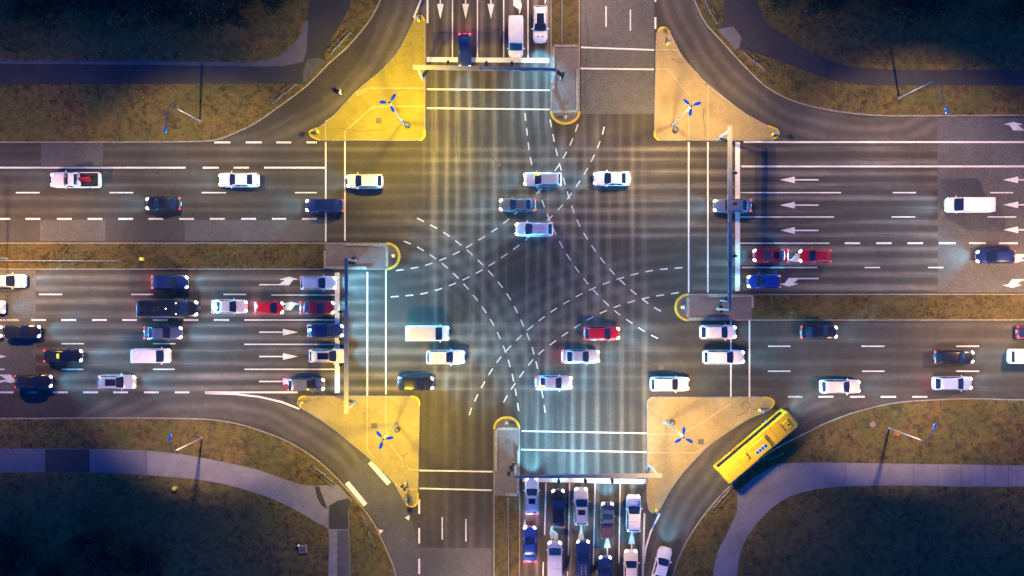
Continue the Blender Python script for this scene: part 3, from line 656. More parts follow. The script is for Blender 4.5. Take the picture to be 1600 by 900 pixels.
def car_parts(kind, L, W):
    key = (kind, L, W)
    if key in CACHE: return CACHE[key]
    sp = SPEC[kind]; hl = L / 2; hw0 = W / 2; belt = sp['belt']; H = sp['H']; zb = .24
    out = []
    # lower body
    st = [-1, -.992, -.97, -.93, -.86, -.7, -.45, -.2, -.14, 0, .2, .42, .6, .75, .86, .93, .965, .988, 1]
    v = []; f = []; nr = 15
    for s in st:
        a = abs(s); box = kind in ('van', 'minibus')
        r0 = .93 if box and s < 0 else (.72 if s > 0 else .80)
        q = max(0, (a - r0) / (1 - r0)); hw = hw0 * (1 - (.30 if s > 0 and not box else (.2 if s > 0 else .13)) * q ** 2.3)
        if a > .98: hw *= .985 - .12 * ((a - .98) / .02) ** 2
        zt = interp(s, sp['zt'])
        half = [(.90, zb), (.985, zb + .12), (1.0, zb + .3), (1.0, (zb + zt) / 2 + .1), (.985, zt - .1), (.93, zt - .025), (.6, zt + .01), (0, zt + .03)]
        ring = [(-y * hw, z) for y, z in half] + [(y * hw, z) for y, z in half[-2::-1]]
        # the nose is bowed: the middle of the bumper sticks out
        for y, z in ring: 
            bow = -.16 * (y / hw0) ** 2 * max(0, (a - .8) / .2) * (1 if s > 0 else -.7)
            v.append((s * hl + bow, y, z))
    for i in range(len(st) - 1):
        for k in range(nr - 1): f.append((i * nr + k, (i + 1) * nr + k, (i + 1) * nr + k + 1, i * nr + k + 1))
        f.append((i * nr + nr - 1, (i + 1) * nr + nr - 1, (i + 1) * nr, i * nr))
    f += [tuple(range(nr)), tuple(range((len(st) - 1) * nr, len(st) * nr))[::-1]]
    out.append(('body', mesh('car_body', v, [t[::-1] for t in f], M['black'], True), 'P', (0, 0, 0), None))
    # cabin: profile from the rear glass foot over the roof to the windscreen foot
    r0, r1, w1, w0 = [x * hl for x in sp['p']]
    wb = hw0 * .93; wr = hw0 * sp['wr'] * 1.08; crown = .035
    prof = []
    def seg(a, b, n, e=False):
        for i in range(n): t = i / n; prof.append((a[0] + (b[0] - a[0]) * t, a[1] + (b[1] - a[1]) * t))
    zr = H - crown; e = .12
    ra = (r1 - (r1 - r0) * e, zr - (zr - belt) * e); rb = (r1 + .18, zr + .0); wa = (w1 - .22, zr); wb_ = (w1 + (w0 - w1) * e, zr - (zr - belt) * e)
    seg((r0, belt - .02), ra, 5); seg(ra, rb, 3); seg(rb, wa, 5); seg(wa, wb_, 3); seg(wb_, (w0, belt - .02), 5); prof.append((w0, belt - .02))
    # lift the roof line slightly in the middle
    prof = [(x, z + .03 * math.sin(math.pi * min(1, max(0, (x - r1) / (w1 - r1)))) * (z > zr - .02)) for x, z in prof]
    def side(z): t = min(1, max(0, (z - belt) / (zr - belt))); return wb + (wr - wb) * (t ** 1.25)
    def bow(x): return .10 * max(0, (x - w1) / (w0 - w1)) - .07 * max(0, (r1 - x) / max(.05, r1 - r0))
    def top(x, z, u, off=0.0, nx=0.0):
        return (x + bow(x) * (1 - u * u) + nx * off, u * (side(z) - .02), z + crown * (1 - u ** 4) + off)
    us = [-1, -.93, -.75, -.4, 0, .4, .75, .93, 1]; v = []; f = []; nu = len(us)
    for x, z in prof:
        v.append((x, -wb, belt - .03)); v += [top(x, z, u) for u in us]; v.append((x, wb, belt - .03))
    nn = nu + 2
    for i in range(len(prof) - 1):
        for k in range(nn - 1): f.append((i * nn + k, (i + 1) * nn + k, (i + 1) * nn + k + 1, i * nn + k + 1))
    out.append(('cabin', mesh('car_cabin', v, [t[::-1] for t in f], M['black'], True), 'P', (0, 0, 0), None))
    def glass(a, b, nx, uw):
        v = []; f = []; n1 = 7; n2 = 9
        for i in range(n1):
            t = i / (n1 - 1); x = a[0] + (b[0] - a[0]) * t; z = a[1] + (b[1] - a[1]) * t
            for k in range(n2):
                u = -1 + 2 * k / (n2 - 1); v.append(top(x, z, u * uw, .016, nx))
        for i in range(n1 - 1):
            for k in range(n2 - 1): f.append((i * n2 + k, i * n2 + k + 1, (i + 1) * n2 + k + 1, (i + 1) * n2 + k))
        m = mesh('window_glass', v, f, M['glass'], True)
        bm = bmesh.new(); bm.from_mesh(m); bmesh.ops.recalc_face_normals(bm, faces=bm.faces)
        if sum(q.normal.z for q in bm.faces) < 0: bmesh.ops.reverse_faces(bm, faces=bm.faces)
        bm.to_mesh(m); bm.free(); return m
    fr = lambda p, q, t: (p[0] + (q[0] - p[0]) * t, p[1] + (q[1] - p[1]) * t)
    out.append(('windscreen', glass(fr((w0, belt - .02), wb_, .08), fr((w0, belt - .02), wb_, 1.12), .5, .90), None, (0, 0, 0), None))
    out.append(('rear_window', glass(fr((r0, belt - .02), ra, .2), fr((r0, belt - .02), ra, .98), -.5, .84), None, (0, 0, 0), None))
    for sg in (-1, 1):
        v = []; f = []
        cells = [(.02, .47), (.50, .98)] if kind not in ('van', 'minibus', 'pickup') else [(.72, .98)] if kind == 'van' else [(.02, .22), (.25, .45), (.48, .7), (.73, .98)] if kind == 'minibus' else [(.1, .95)]
        for c0, c1 in cells:
            b = len(v)
            for fz in (.12, .5, .86):
                z = belt + (zr - belt) * fz; xa = r0 + (r1 - r0) * fz + .16; xb = w0 + (w1 - w0) * fz - .14
                for c in (c0, (c0 + c1) / 2, c1): v.append((xa + (xb - xa) * c, sg * (side(z) + .006 + .01), z))
            for i in range(2):
                for k in range(2):
                    q = (b + i * 3 + k, b + i * 3 + k + 1, b + i * 3 + 4 + k, b + i * 3 + 3 + k); f.append(q if sg < 0 else q[::-1])
        out.append(('side_window', mesh('side_glass', v, f, M['glass']), None, (0, 0, 0), None))
    # lights, mirrors, wheels, plates
    zf = interp(.93, sp['zt']) - .05; xq = .925 * hl
    hm = MB().ellipsoid((0, 0, 0), (.28, .185, .095), 0, 10, 6).mesh('headlight', M['head'], True)
    yq = hw0 * (.66 if kind not in ('van', 'minibus') else .72)
    for sg in (-1, 1): out.append(('headlight', hm, 'H', (xq - .02, sg * yq, zf), -sg * .45))
    tm = MB().ellipsoid((0, 0, 0), (.13, .16, .12), 0, 10, 6).mesh('taillight', M['tail'], True)
    for sg in (-1, 1): out.append(('taillight', tm, 'T', (-.955 * hl, sg * hw0 * .76, interp(-.955, sp['zt']) - .03 if kind != 'pickup' else .95), 0))
    mm = MB().ellipsoid((0, 0, 0), (.09, .14, .09), 0, 8, 6).mesh('wing_mirror', M['black'], True)
    for sg in (-1, 1): out.append(('wing_mirror', mm, 'P', (w0 - .25, sg * (hw0 + .07), belt + .05), 0))
    wv = MB(); rr = .33 if kind not in ('suv', 'pickup', 'van', 'minibus') else .38
    prof_w = [(rr * .55, -.11), (rr * .95, -.11), (rr, -.07), (rr, .07), (rr * .95, .11), (rr * .55, .11)]
    wv.lathe(prof_w, n=16); wv.v = [(x, z, y) for x, y, z in wv.v]; wm = wv.mesh('wheel', M['rubber'], True)
    rm_ = MB(); rm_.lathe([(rr * .6, -.115), (rr * .6, .115)], n=12); rm_.v = [(x, z, y) for x, y, z in rm_.v]; rim = rm_.mesh('rim', M['rim'])
    for sx in (-.6, .62):
        for sg in (-1, 1): out.append(('wheel', wm, 'W', (sx * hl, sg * (hw0 - .13), rr), None)); 
    pl = MB().box((0, 0, 0), (.02, .5, .11)).mesh('number_plate', M['plate'])
    out.append(('number_plate', pl, None, (hl + .012, 0, .45), None)); out.append(('number_plate', pl, None, (-hl - .012, 0, .6), None))
    wp = MB(); 
    for y in (-.12, .3): wp.tube([(w0 + .02, y * W / 1.8 - .25, belt + .045), (w0 - .02, y * W / 1.8 + .22, belt + .075)], .014, 5)
    out.append(('wiper', wp.mesh('wiper', M['black']), None, (0, 0, 0), None))
    CACHE[key] = (out, rim, dict(r0=r0, r1=r1, w1=w1, w0=w0, zr=zr, wr=wr, belt=belt, zf=zf, hl=hl, hw=hw0)); return CACHE[key]

def vehicle(px, py, deg, kind, L, W, pnt, label, hd=.5, tail='tail', opt=(), group='cars on the road', name=None, cat=None, zc=.8, lit=True):
    parts, rim, d = car_parts(kind, L, W)
    nm = {'van': 'van', 'minibus': 'minibus', 'pickup': 'pickup_truck'}.get(kind, 'car'); g = G(px, py, zc)
    t = empty(name or nm, (g.x, g.y, .012), R(deg), label, cat or nm.replace('_', ' '), group)
    for pn, me, sl, loc, rz in parts:
        o = obj(pn, me, t, loc, rz)
        if sl == 'P': o.material_slots[0].link = 'OBJECT'; o.material_slots[0].material = PAINT[pnt]
        if sl == 'T' and tail != 'tail': o.material_slots[0].link = 'OBJECT'; o.material_slots[0].material = M[tail]
        if sl == 'H' and not lit: o.material_slots[0].link = 'OBJECT'; o.material_slots[0].material = M['head_off']
        if sl == 'W': obj('rim', rim, o)
    roofz = d['zr'] + .05
    if 'sunroof' in opt or 'glassroof' in opt:
        mb = MB(); a, b = (d['w1'] - .35, d['w1'] - 1.05) if 'sunroof' in opt else (d['w1'] - .02, d['r1'] + .75)
        yw = d['wr'] * .62; N_ = 5; v = []; f = []
        for i in range(N_):
            x = a + (b - a) * i / (N_ - 1)
            for k in range(5): u = -1 + .5 * k; v.append((x, u * yw, roofz + .03 * math.sin(math.pi * min(1, max(0, (x - d['r1']) / (d['w1'] - d['r1'])))) + (-.035) * (u * .62) ** 4))
        for i in range(N_ - 1):
            for k in range(4): f.append((i * 5 + k, (i + 1) * 5 + k, (i + 1) * 5 + k + 1, i * 5 + k + 1))
        v = [(x, y, z - .004) for x, y, z in v]
        m = mesh('sunroof', v, f, M['glass'], True); o = obj('sunroof', m, t)
        if m.polygons[0].normal.z < 0: m.flip_normals()
    if 'rails' in opt:
        for sg in (-1, 1):
            y = sg * d['wr'] * .84; mb = MB(); mb.tube([(d['r1'] + .2, y, d['zr'] + .03), (d['r1'] + .3, y, d['zr'] + .085), (d['w1'] - .4, y, d['zr'] + .085), (d['w1'] - .25, y, d['zr'] + .03)], .022, 6); mb.build('roof_rail', M['steel'], t)
    if 'rack' in opt:
        mb = MB(); x0, x1 = d['r1'] + .2, d['w1'] - .5
        for y in (-.28, .28): mb.tube([(x0, y, roofz + .1), (x1, y, roofz + .1)], .03, 6)
        for i in range(5): x = x0 + (x1 - x0) * i / 4; mb.tube([(x, -.36, roofz + .1), (x, .36, roofz + .1)], .022, 6)
        for x in (x0, x1):
            for y in (-.28, .28): mb.tube([(x, y, roofz - .06), (x, y, roofz + .1)], .022, 6)
        mb.build('roof_rack', M['steel'], t)
    if 'seam' in opt:
        mb = MB(); mb.box(((d['r1'] + d['w1']) / 2, 0, roofz + .018), (.03, d['wr'] * 1.5, .012)); mb.build('roof_seam', M['darkmetal'], t)
    if 'ribs' in opt:
        mb = MB(); 
        for k in range(5): mb.box(((d['r1'] + d['w1']) / 2, -d['wr'] * .6 + d['wr'] * .3 * k, roofz + .0), ((d['w1'] - d['r1']) * .85, .06, .05))
        mb.build('roof_ribs', PAINT[pnt], t)
    if 'taxi' in opt:
        mb = MB(); mb.box((-.25, 0.0, roofz + .1), (.28, .62, .16), 0, .8); mb.build('roof_sign', M['taxi'], t)
        mb = MB(); mb.box((-.05, d['wr'] * .86, roofz - .02), (.75, .12, .02)); mb.build('roof_stripe', M['signyellow'], t)
    if 'vents' in opt:
        mb = MB(); mb.box((d['hl'] * .70, -.3, d['belt'] - .08), (.1, .28, .05), .3); mb.box((d['hl'] * .70, .3, d['belt'] - .08), (.1, .28, .05), -.3); mb.build('bonnet_vents', M['black'], t)
    if kind == 'pickup':
        x0, x1 = -.965 * d['hl'], -.17 * d['hl']; y = d['hw'] * .94; mb = MB(); zl, zh = .72, 1.12
        for sg in (-1, 1): mb.box(((x0 + x1) / 2, sg * (y - .04), (zl + zh) / 2), (x1 - x0, .08, zh - zl))
        mb.box((x1 - .03, 0, (zl + zh) / 2), (.06, 2 * y - .17, zh - zl)); mb.build('cargo_bed', PAINT[pnt], t)
        mb = MB(); mb.box((x0 - .0, 0, (zl + zh) / 2 - .01), (.06, 2 * y - .17, zh - zl)); mb.build('tailgate', PAINT[pnt] if 'greygate' not in opt else M['steel'], t)
        mb = MB(); mb.box(((x0 + x1) / 2 + .02, 0, .785), (x1 - x0 - .1, 2 * y - .18, .03)); mb.build('bed_floor', M['black'], t)
        if 'cover' in opt:
            mb = MB(); mb.box(((x0 + x1) / 2, 0, 1.145), (x1 - x0 - .02, 2 * y - .02, .04)); mb.build('bed_cover', PAINT[opt[opt.index('cover') + 1]], t)
    if 'marker' in opt:
        for x, y in ((d['w1'] - .4, .75), (d['w1'] - .4, -.75), (d['w1'] - 1.7, 0), (d['w1'] - .0 + .55, -.8)):
            mb = MB(); mb.ellipsoid((x, y * .9, roofz + .02 if x < d['w1'] else d['belt'] + .25), (.07, .07, .05), 0, 8, 4); mb.build('marker_light', M['head'], t, True)
        for k in (0, 1): 
            mb = MB(); mb.box((d['w1'] - 3.0 - 1.6 * k, 0, roofz + .05), (.9, .7, .1), 0, .85); mb.build('roof_hatch', M['black'], t)
        for sg in (-1, 1): mb = MB(); mb.box((-.4, sg * (d['hw'] + .09), .42), (d['hl'] * 1.1, .16, .05)); mb.build('side_step', M['steel'], t)
    if hd:
        spot('headlight_beam', t, (d['hl'] + .05, 0, d['zf'] + .08), R(80), -math.pi / 2, HEAD * hd, (.17, .62, .95), 110, 1.0, 1.6, .3, .07)
    if tail == 'brake':
        l = bpy.data.lights.new('brake_glow', 'POINT'); l.energy = 22; l.color = (1, .03, .05); l.shadow_soft_size = .2
        o = bpy.data.objects.new('brake_glow', l); link(o, t); o.location = (-d['hl'] - .35, 0, .75)
    return t
M['taxi'] = emit('lit taxi sign', (.75, 1.0, .02), .25, (.6, .7, .02))
W_, E_, N_, S_ = 180, 0, 90, -90
ga, gb, gc, gd, ge, gf = 'westbound traffic', 'eastbound traffic', 'cars queuing at the bottom stop line', 'cars waiting at the top stop line', 'cars queuing on the right', 'cars queuing on the left'
V = vehicle
# upper carriageway, heading left
V(117, 281, W_, 'pickup', 6.4, 2.05, 'white', 'white flatbed pickup with a red load and grey tailgate', .4, opt=('greygate',), group=ga, zc=.9)
V(373, 281, W_, 'sedan', 5.2, 1.85, 'white', 'white saloon in the dashed upper left lane, behind the loaded pickup', .4, group=ga)
V(570, 283, W_, 'hatch', 4.7, 1.85, 'white', 'white hatchback just crossing the left crosswalk lines below the yellow island', .5, group=ga)
V(848, 280, W_, 'estate', 4.9, 1.85, 'silver', 'pale silver estate on the guide dashes, level with the yellow-nosed top median', .6, group=ga)
V(957, 279, W_, 'sedan', 4.8, 1.85, 'white', 'white saloon entering the junction, right of the pale silver estate', .5, group=ga)
V(255, 318, W_, 'sedan', 4.5, 1.8, 'black', 'black saloon with red tail lights right of the loaded pickup', .5, group=ga)
V(507, 321, W_, 'hatch', 4.9, 1.8, 'navy', 'dark blue hatchback with orange-red tail lights on the left crosswalk', .6, group=ga)
V(809, 320, W_, 'sedan', 4.7, 1.75, 'grey', 'dark grey saloon in the middle of the junction above a lavender car', .4, group=ga)
V(835, 358, W_, 'hatch', 4.9, 1.85, 'lavender', 'pale lavender hatchback just below the dark grey saloon', .4, group=ga)
V(1145, 321, W_, 'sedan', 4.9, 1.8, 'slate', 'blue-grey saloon passing under the right-hand gantry beam', .6, group=ga)
V(1516, 320, W_, 'van', 6.0, 1.95, 'white', 'white panel van in the upper right lanes', .5, opt=('ribs',), group=ga, zc=1.2)
V(1556, 401, W_, 'hatch', 4.9, 1.8, 'navy', 'dark blue hatchback with bright headlights near the right edge', .9, tail='brake', group=ga)
V(1205, 399, W_, 'sedan', 4.5, 1.85, 'red', 'red saloon with a dark sunroof at the right-hand stop line', .7, opt=('sunroof',), group=ge)
V(1274, 400, W_, 'estate', 4.0, 1.85, 'red', 'red estate with roof rails behind the sunroofed red saloon', .6, opt=('rails',), group=ge)
V(1194, 440, W_, 'hatch', 4.2, 1.8, 'blue', 'bright blue hatchback beside the right-hand median', .7, group=ge)
# left-hand approach, heading right
V(10, 439, E_, 'hatch', 4.9, 1.8, 'cream', 'cream hatchback entering at the left edge beside the median', .5, group=gb)
V(-22, 480, E_, 'hatch', 4.8, 1.8, 'silver', 'silver car of which only the lit nose shows at the left edge', .4, group=gb)
V(-25, 518, E_, 'hatch', 4.4, 1.8, 'grey', 'car just outside the left edge behind a dark blue hatchback', 0, group=gb)
V(265, 441, E_, 'hatch', 4.6, 1.9, 'navy', 'dark blue hatchback with red brake glow beside the median, above the long black minibus', .5, tail='brake', group=gf)
V(262, 482, E_, 'minibus', 7.7, 2.15, 'black', 'long black minibus with roof marker lights and side steps', .5, tail='brake', opt=('marker',), group=gf, zc=1.3)
V(358, 479, E_, 'sedan', 4.5, 1.8, 'silver', 'silver white saloon between the long black minibus and a small red car', .3, group=gf)
V(420, 481, E_, 'city', 3.6, 1.75, 'red', 'small bright red car behind a wine-red saloon', .3, tail='brake', group=gf)
V(495, 481, E_, 'sedan', 4.4, 1.85, 'wine', 'wine-red saloon at the left-hand stop line', 1.8, group=gf)
V(497, 442, E_, 'estate', 4.6, 1.8, 'palebl', 'pale blue estate first at the left-hand stop line beside the median', 2.8, opt=('rails',), group=gf)
V(508, 517, E_, 'hatch', 4.6, 1.8, 'navy', 'dark navy hatchback on the left-hand stop line, below the wine-red saloon', 1.4, group=gb)
V(513, 556, E_, 'estate', 5.0, 1.8, 'cream', 'cream and blue-glassed estate passing under the left-hand gantry', 1.1, opt=('glassroof',), group=gb)
V(478, 601, E_, 'hatch', 4.7, 1.8, 'grey', 'dark grey hatchback with red tail glow beside the lower left island', .4, tail='brake', group=gb)
V(34, 518, E_, 'estate', 4.6, 1.8, 'black', 'dark estate with two bright headlights near the left edge', .6, group=gb)
V(254, 520, E_, 'sedan', 4.9, 1.8, 'slate', 'blue-grey saloon just below the long black minibus', .6, group=gb)
V(98, 556, E_, 'sedan', 4.9, 1.8, 'black', 'black taxi with a glowing yellow-green roof sign', .5, opt=('taxi',), group=gb, cat='taxi', name='taxi')
V(236, 556, E_, 'van', 4.8, 1.85, 'white', 'small white van left of centre, below the blue-grey saloon', .6, group=gb, zc=1.1)
V(52, 596, E_, 'hatch', 4.7, 1.8, 'black', 'black hatchback below the taxi, near the left edge', .7, group=gb)
V(182, 597, E_, 'estate', 4.8, 1.85, 'silver', 'silver car with a big dark glass roof in the lowest left lane', .6, opt=('glassroof',), group=gb)
V(667, 521, E_, 'van', 5.6, 2.0, 'white', 'white delivery van entering the junction from the left', .7, group=gb, zc=1.2)
V(696, 558, E_, 'suv', 4.9, 1.85, 'white', 'white off-roader just below the white delivery van', .6, group=gb)
V(649, 599, E_, 'hatch', 4.6, 1.85, 'black', 'black hatchback above the yellow lower left island', .5, group=gb)
V(907, 557, E_, 'sedan', 4.9, 1.8, 'silver', 'silver saloon below the red hatchback in the junction', .6, tail='brake', group=gb)
V(940, 521, E_, 'hatch', 4.6, 1.8, 'red', 'bright red hatchback crossing the middle of the junction', .6, group=gb)
V(865, 598, E_, 'sedan', 4.8, 1.85, 'lavender', 'pale lavender saloon over the lower guide dashes', .5, group=gb)
V(1122, 519, E_, 'hatch', 4.7, 1.85, 'white', 'white hatchback right below the right-hand median nose', .5, group=gb)
V(1131, 558, E_, 'estate', 5.4, 1.85, 'white', 'long white estate on the right crosswalk line', .6, group=gb)
V(1046, 600, E_, 'suv', 5.0, 1.85, 'white', 'white off-roader just above the sandy lower right island', .5, group=gb)
V(1280, 519, E_, 'sedan', 4.8, 1.8, 'black', 'black saloon with pale headlights below the right grass median', .4, group=gb)
V(1491, 558, E_, 'hatch', 5.2, 1.8, 'black', 'black hatchback above a pale blue car on the lower right', .6, group=gb)
V(1313, 604, E_, 'estate', 5.2, 1.8, 'cream', 'cream estate with red tail lights just above the lower right grass', .5, group=gb)
V(1489, 599, E_, 'hatch', 5.1, 1.8, 'palebl', 'pale blue hatchback with pinkish tail lights on the lower right', .5, tail='brake', group=gb)
V(1618, 519, E_, 'hatch', 4.8, 1.8, 'wine', 'dark red hatchback cut off by the right edge, tail lights showing', .4, group=gb)
V(1612, 557, E_, 'van', 5.4, 1.9, 'white', 'white van cut off by the right edge', .5, group=gb, zc=1.2)
# bottom queue, heading up
V(831, 775, N_, 'estate', 4.7, 1.8, 'palebl', 'pale blue estate with a sunroof, first in the leftmost bottom lane', 2.6, opt=('sunroof', 'rails'), tail='brake', group=gc)
V(872, 794, N_, 'suv', 4.8, 1.9, 'black', 'black off-roader, first in the second bottom lane', 2.2, group=gc)
V(908, 791, N_, 'suv', 4.8, 1.9, 'silver', 'silver white off-roader with roof rails and sunroof at the bottom stop line', 2.4, opt=('sunroof', 'rails'), group=gc)
V(949, 813, N_, 'pickup', 4.6, 1.8, 'grey', 'grey pickup with a brown covered bed in the bottom queue', 2.0, opt=('cover', 'brown'), group=gc)
V(990, 802, N_, 'suv', 4.7, 1.9, 'white', 'white off-roader, first in the rightmost bottom lane', 1.5, opt=('seam',), group=gc)
V(828, 851, N_, 'sedan', 4.6, 1.8, 'blue', 'blue saloon behind the pale blue estate', .4, group=gc, tail='brake')
V(867, 877, N_, 'van', 5.0, 1.9, 'lavender', 'pale lavender van behind the black off-roader', .4, opt=('seam',), group=gc, zc=1.1)
V(911, 875, N_, 'suv', 5.1, 1.95, 'navy', 'dark blue off-roader with a steel roof rack', .4, opt=('rack',), group=gc)
V(946, 897, N_, 'hatch', 4.5, 1.85, 'navy', 'dark navy hatchback cut off by the bottom edge, behind the grey pickup', .5, group=gc)
V(986, 888, N_, 'sedan', 4.7, 1.85, 'cream', 'cream saloon behind the rightmost white off-roader', .3, group=gc)
V(1034, 884, 76, 'sedan', 4.8, 1.85, 'white', 'white saloon turning on the lower right slip road', .7, group=gc, lit=False)
# top, heading down
V(726, 79, S_, 'sedan', 4.4, 1.75, 'navy', 'dark blue saloon with its nose over the top stop line', .5, tail='brake', group=gd)
V(806, 57, S_, 'van', 5.2, 1.95, 'white', 'white van waiting at the top stop line', .4, group=gd, zc=1.2, lit=False)
V(844, 38, S_, 'suv', 4.7, 1.9, 'white', 'white off-roader with a dark glass roof beside the top median', 2.6, opt=('glassroof', 'rails', 'vents'), group=gd, lit=False)
# load on the flatbed
g = G(122, 281, .9); t = empty('truck_load', (g.x, g.y, .82), R(180), 'red pipes and a pale crate lying in the white pickup', 'truck load')
mb = MB()
for y, z in ((-.3, .1), (-.05, .1), (.15, .1), (-.15, .28)): mb.tube([(-1.6, y, z), (.9, y * .8, z)], .09, 8)
mb.build('pipes', PAINT['red'], t, True)
mb = MB(); mb.box((.2, .5, .25), (1.1, .55, .5)); mb.box((.2, .5, .53), (1.16, .6, .05)); mb.build('crate', M['white'], t)

# ------------------------------------------------------------------ the yellow bus
M['buswear'] = plain('grimy yellow paint', (.55, .36, .03), .6, var=.3)
def bus():
    g = G(1185.5, 699.5, 3.05); t = empty('city_bus', (g.x, g.y, .01), R(40.3), 'yellow city bus turning on the lower right slip road', 'bus')
    L, Wd, H = 11.7, 2.5, 3.05; hl = L / 2; hw = Wd / 2; v = []; f = []
    st = [(-hl, .93, .93), (-hl + .06, .98, .985), (-hl + .2, 1, 1), (-hl * .5, 1, 1), (0, 1, 1), (hl * .5, 1, 1), (hl - .45, 1, 1), (hl - .15, .96, .985), (hl - .03, .88, .95), (hl, .82, .92)]
    half = [(.96, .32), (1, .45), (1, 1.6), (.985, 2.6), (.965, 2.85), (.92, 2.98), (.82, 3.03), (.4, 3.05), (0, 3.055)]
    nr = 2 * len(half) - 1
    for x, sy, sz in st: v += [(x, -y * hw * sy, z * (sz if z > 1 else 1)) for y, z in half] + [(x, y * hw * sy, z * (sz if z > 1 else 1)) for y, z in half[-2::-1]]
    for i in range(len(st) - 1):
        for k in range(nr - 1): f.append((i * nr + k, i * nr + k + 1, (i + 1) * nr + k + 1, (i + 1) * nr + k))
        f.append((i * nr + nr - 1, i * nr, (i + 1) * nr, (i + 1) * nr + nr - 1))
    f += [tuple(range(nr))[::-1], tuple(range((len(st) - 1) * nr, len(st) * nr))]
    me = mesh('bus_body', v, f, PAINT['busyellow'], True); me.set_sharp_from_angle(angle=R(35)); obj('body', me, t)
    for sg in (-1, 1):
        mb = MB(); mb.box((-.15, sg * (hw + .006), 1.95), (10.7, .03, 1.15)); mb.build('side_window', M['glass'], t)
        mb = MB()
        for k in range(6): mb.box((-4.6 + 1.75 * k, sg * (hw + .02), 1.95), (.05, .012, 1.14))
        mb.build('window_pillars', M['black'], t)
    for x in (4.6, -.4): mb = MB(); mb.box((x, -hw - .022, 1.35), (1.15, .012, 2.1)); mb.build('door', M['glass'], t)
    mb = MB(); mb.add([(hl + .012, -1.0, 1.1), (hl + .012, 1.0, 1.1), (hl + .01, .98, 2.5), (hl + .01, -.98, 2.5)], [(0, 1, 2, 3)]); mb.box((hl - .02, 0, 1.8), (.06, 2.0, 1.35)); mb.v = mb.v[4:]; mb.f = [tuple(i - 4 for i in q) for q in mb.f[1:]]; mb.build('windscreen', M['glass'], t)
    mb = MB(); mb.box((-hl - .0, 0, 2.1), (.05, 1.8, .8)); mb.build('rear_window', M['glass'], t)
    mb = MB(); mb.box((hl + .0, 0, 2.68), (.06, 1.5, .22)); mb.build('destination_display', M['black'], t)
    a = MB(); a.box((.1, -.12, 3.19), (2.7, 1.75, .28), 0, .93); ao = a.build('roof_air_conditioner', PAINT['busyellow'], t)
    fp = MB(); fp.box((.1, -.28, 3.342), (1.75, .5, .02)); fp.build('fan_grille', M['lampgrey'], ao)
    for k in range(4):
        q = MB(); q.lathe([(.16, 0), (.16, .03), (.05, .04)], (-.56 + .44 * k, -.28, 3.355)); q.build('fan', M['black'], ao, True)
    a = MB(); a.box((-2.1, .1, 3.12), (.7, .8, .16), 0, .9); ho = a.build('roof_hatch', PAINT['busyellow'], t)
    q = MB(); q.box((-1.66, .1, 3.08), (.1, .9, .08)); q.build('hinge', M['black'], ho)
    a = MB(); a.box((4.6, -.1, 3.13), (.95, 1.1, .18), 0, .92); ho = a.build('roof_hatch', PAINT['busyellow'], t)
    q = MB(); q.lathe([(.12, 0), (.12, .05)], (4.75, -.2, 3.22)); q.build('vent', M['black'], ho)
    q = MB(); q.box((4.02, -.1, 3.08), (.1, 1.0, .08)); q.build('hinge', M['black'], ho)
    a = MB(); a.box((1.72, -.1, 3.09), (.12, 1.7, .1)); a.build('cable_cover', M['darkmetal'], t)
    a = MB(); a.box((-4.1, .0, 3.07), (1.7, 1.0, .05), 0, .96); a.build('engine_cover', PAINT['busyellow'], t)
    for k, x in enumerate((-5.1, -3.05, -1.35, 2.6, 3.9)): a = MB(); a.box((x, 0, 3.055), (.03, 2.1, .012)); a.build('roof_seam', M['darkmetal'], t)
    for sg in (-1, 1): a = MB(); a.box((-.2, sg * .98, 3.02), (10.6, .05, .05)); a.build('roof_gutter', M['buswear'], t)
    for x in (-3.1, 3.2):
        for sg in (-1, 1):
            wv = MB(); wv.lathe([(.2, -.15), (.44, -.15), (.48, -.1), (.48, .1), (.44, .15), (.2, .15)], n=18); wv.v = [(x + a_, sg * (hw - .14) + c_, b_ + .48) for a_, b_, c_ in wv.v]
            wo_ = wv.build('wheel', M['rubber'], t, True)
            rm = MB(); rm.lathe([(.27, -.168), (.27, .168)], n=14); rm.v = [(x + a_, sg * (hw - .14) + c_, b_ + .48) for a_, b_, c_ in rm.v]; rm.build('rim', M['rim'], wo_)
            ar = MB(); ar.tube([(x + .62 * math.cos(R(q)), sg * (hw + .01), .45 + .62 * math.sin(R(q))) for q in range(0, 181, 20)], .045, 6); ar.build('wheel_arch', PAINT['busyellow'], t, True)
    for sg in (-1, 1):
        mb = MB(); mb.tube([(hl - .15, sg * 1.1, 2.75), (hl + .2, sg * 1.3, 2.75), (hl + .25, sg * 1.42, 2.45)], .03, 6); mb.ellipsoid((hl + .25, sg * 1.42, 2.25), (.06, .12, .22)); mb.build('mirror', M['black'], t)
        mb = MB(); mb.ellipsoid((hl - .04, sg * .82, .75), (.09, .18, .12)); mb.build('headlight', M['head'], t, True)
        mb = MB(); mb.box((-hl - .01, sg * 1.0, .95), (.05, .16, .4)); mb.build('taillight', M['tail'], t)
    spot('headlight_beam', t, (hl + .1, 0, .8), R(80), -math.pi / 2, HEAD * .6, (.5, .8, 1), 110, 1.0, 1.6, .3, .07)
bus()

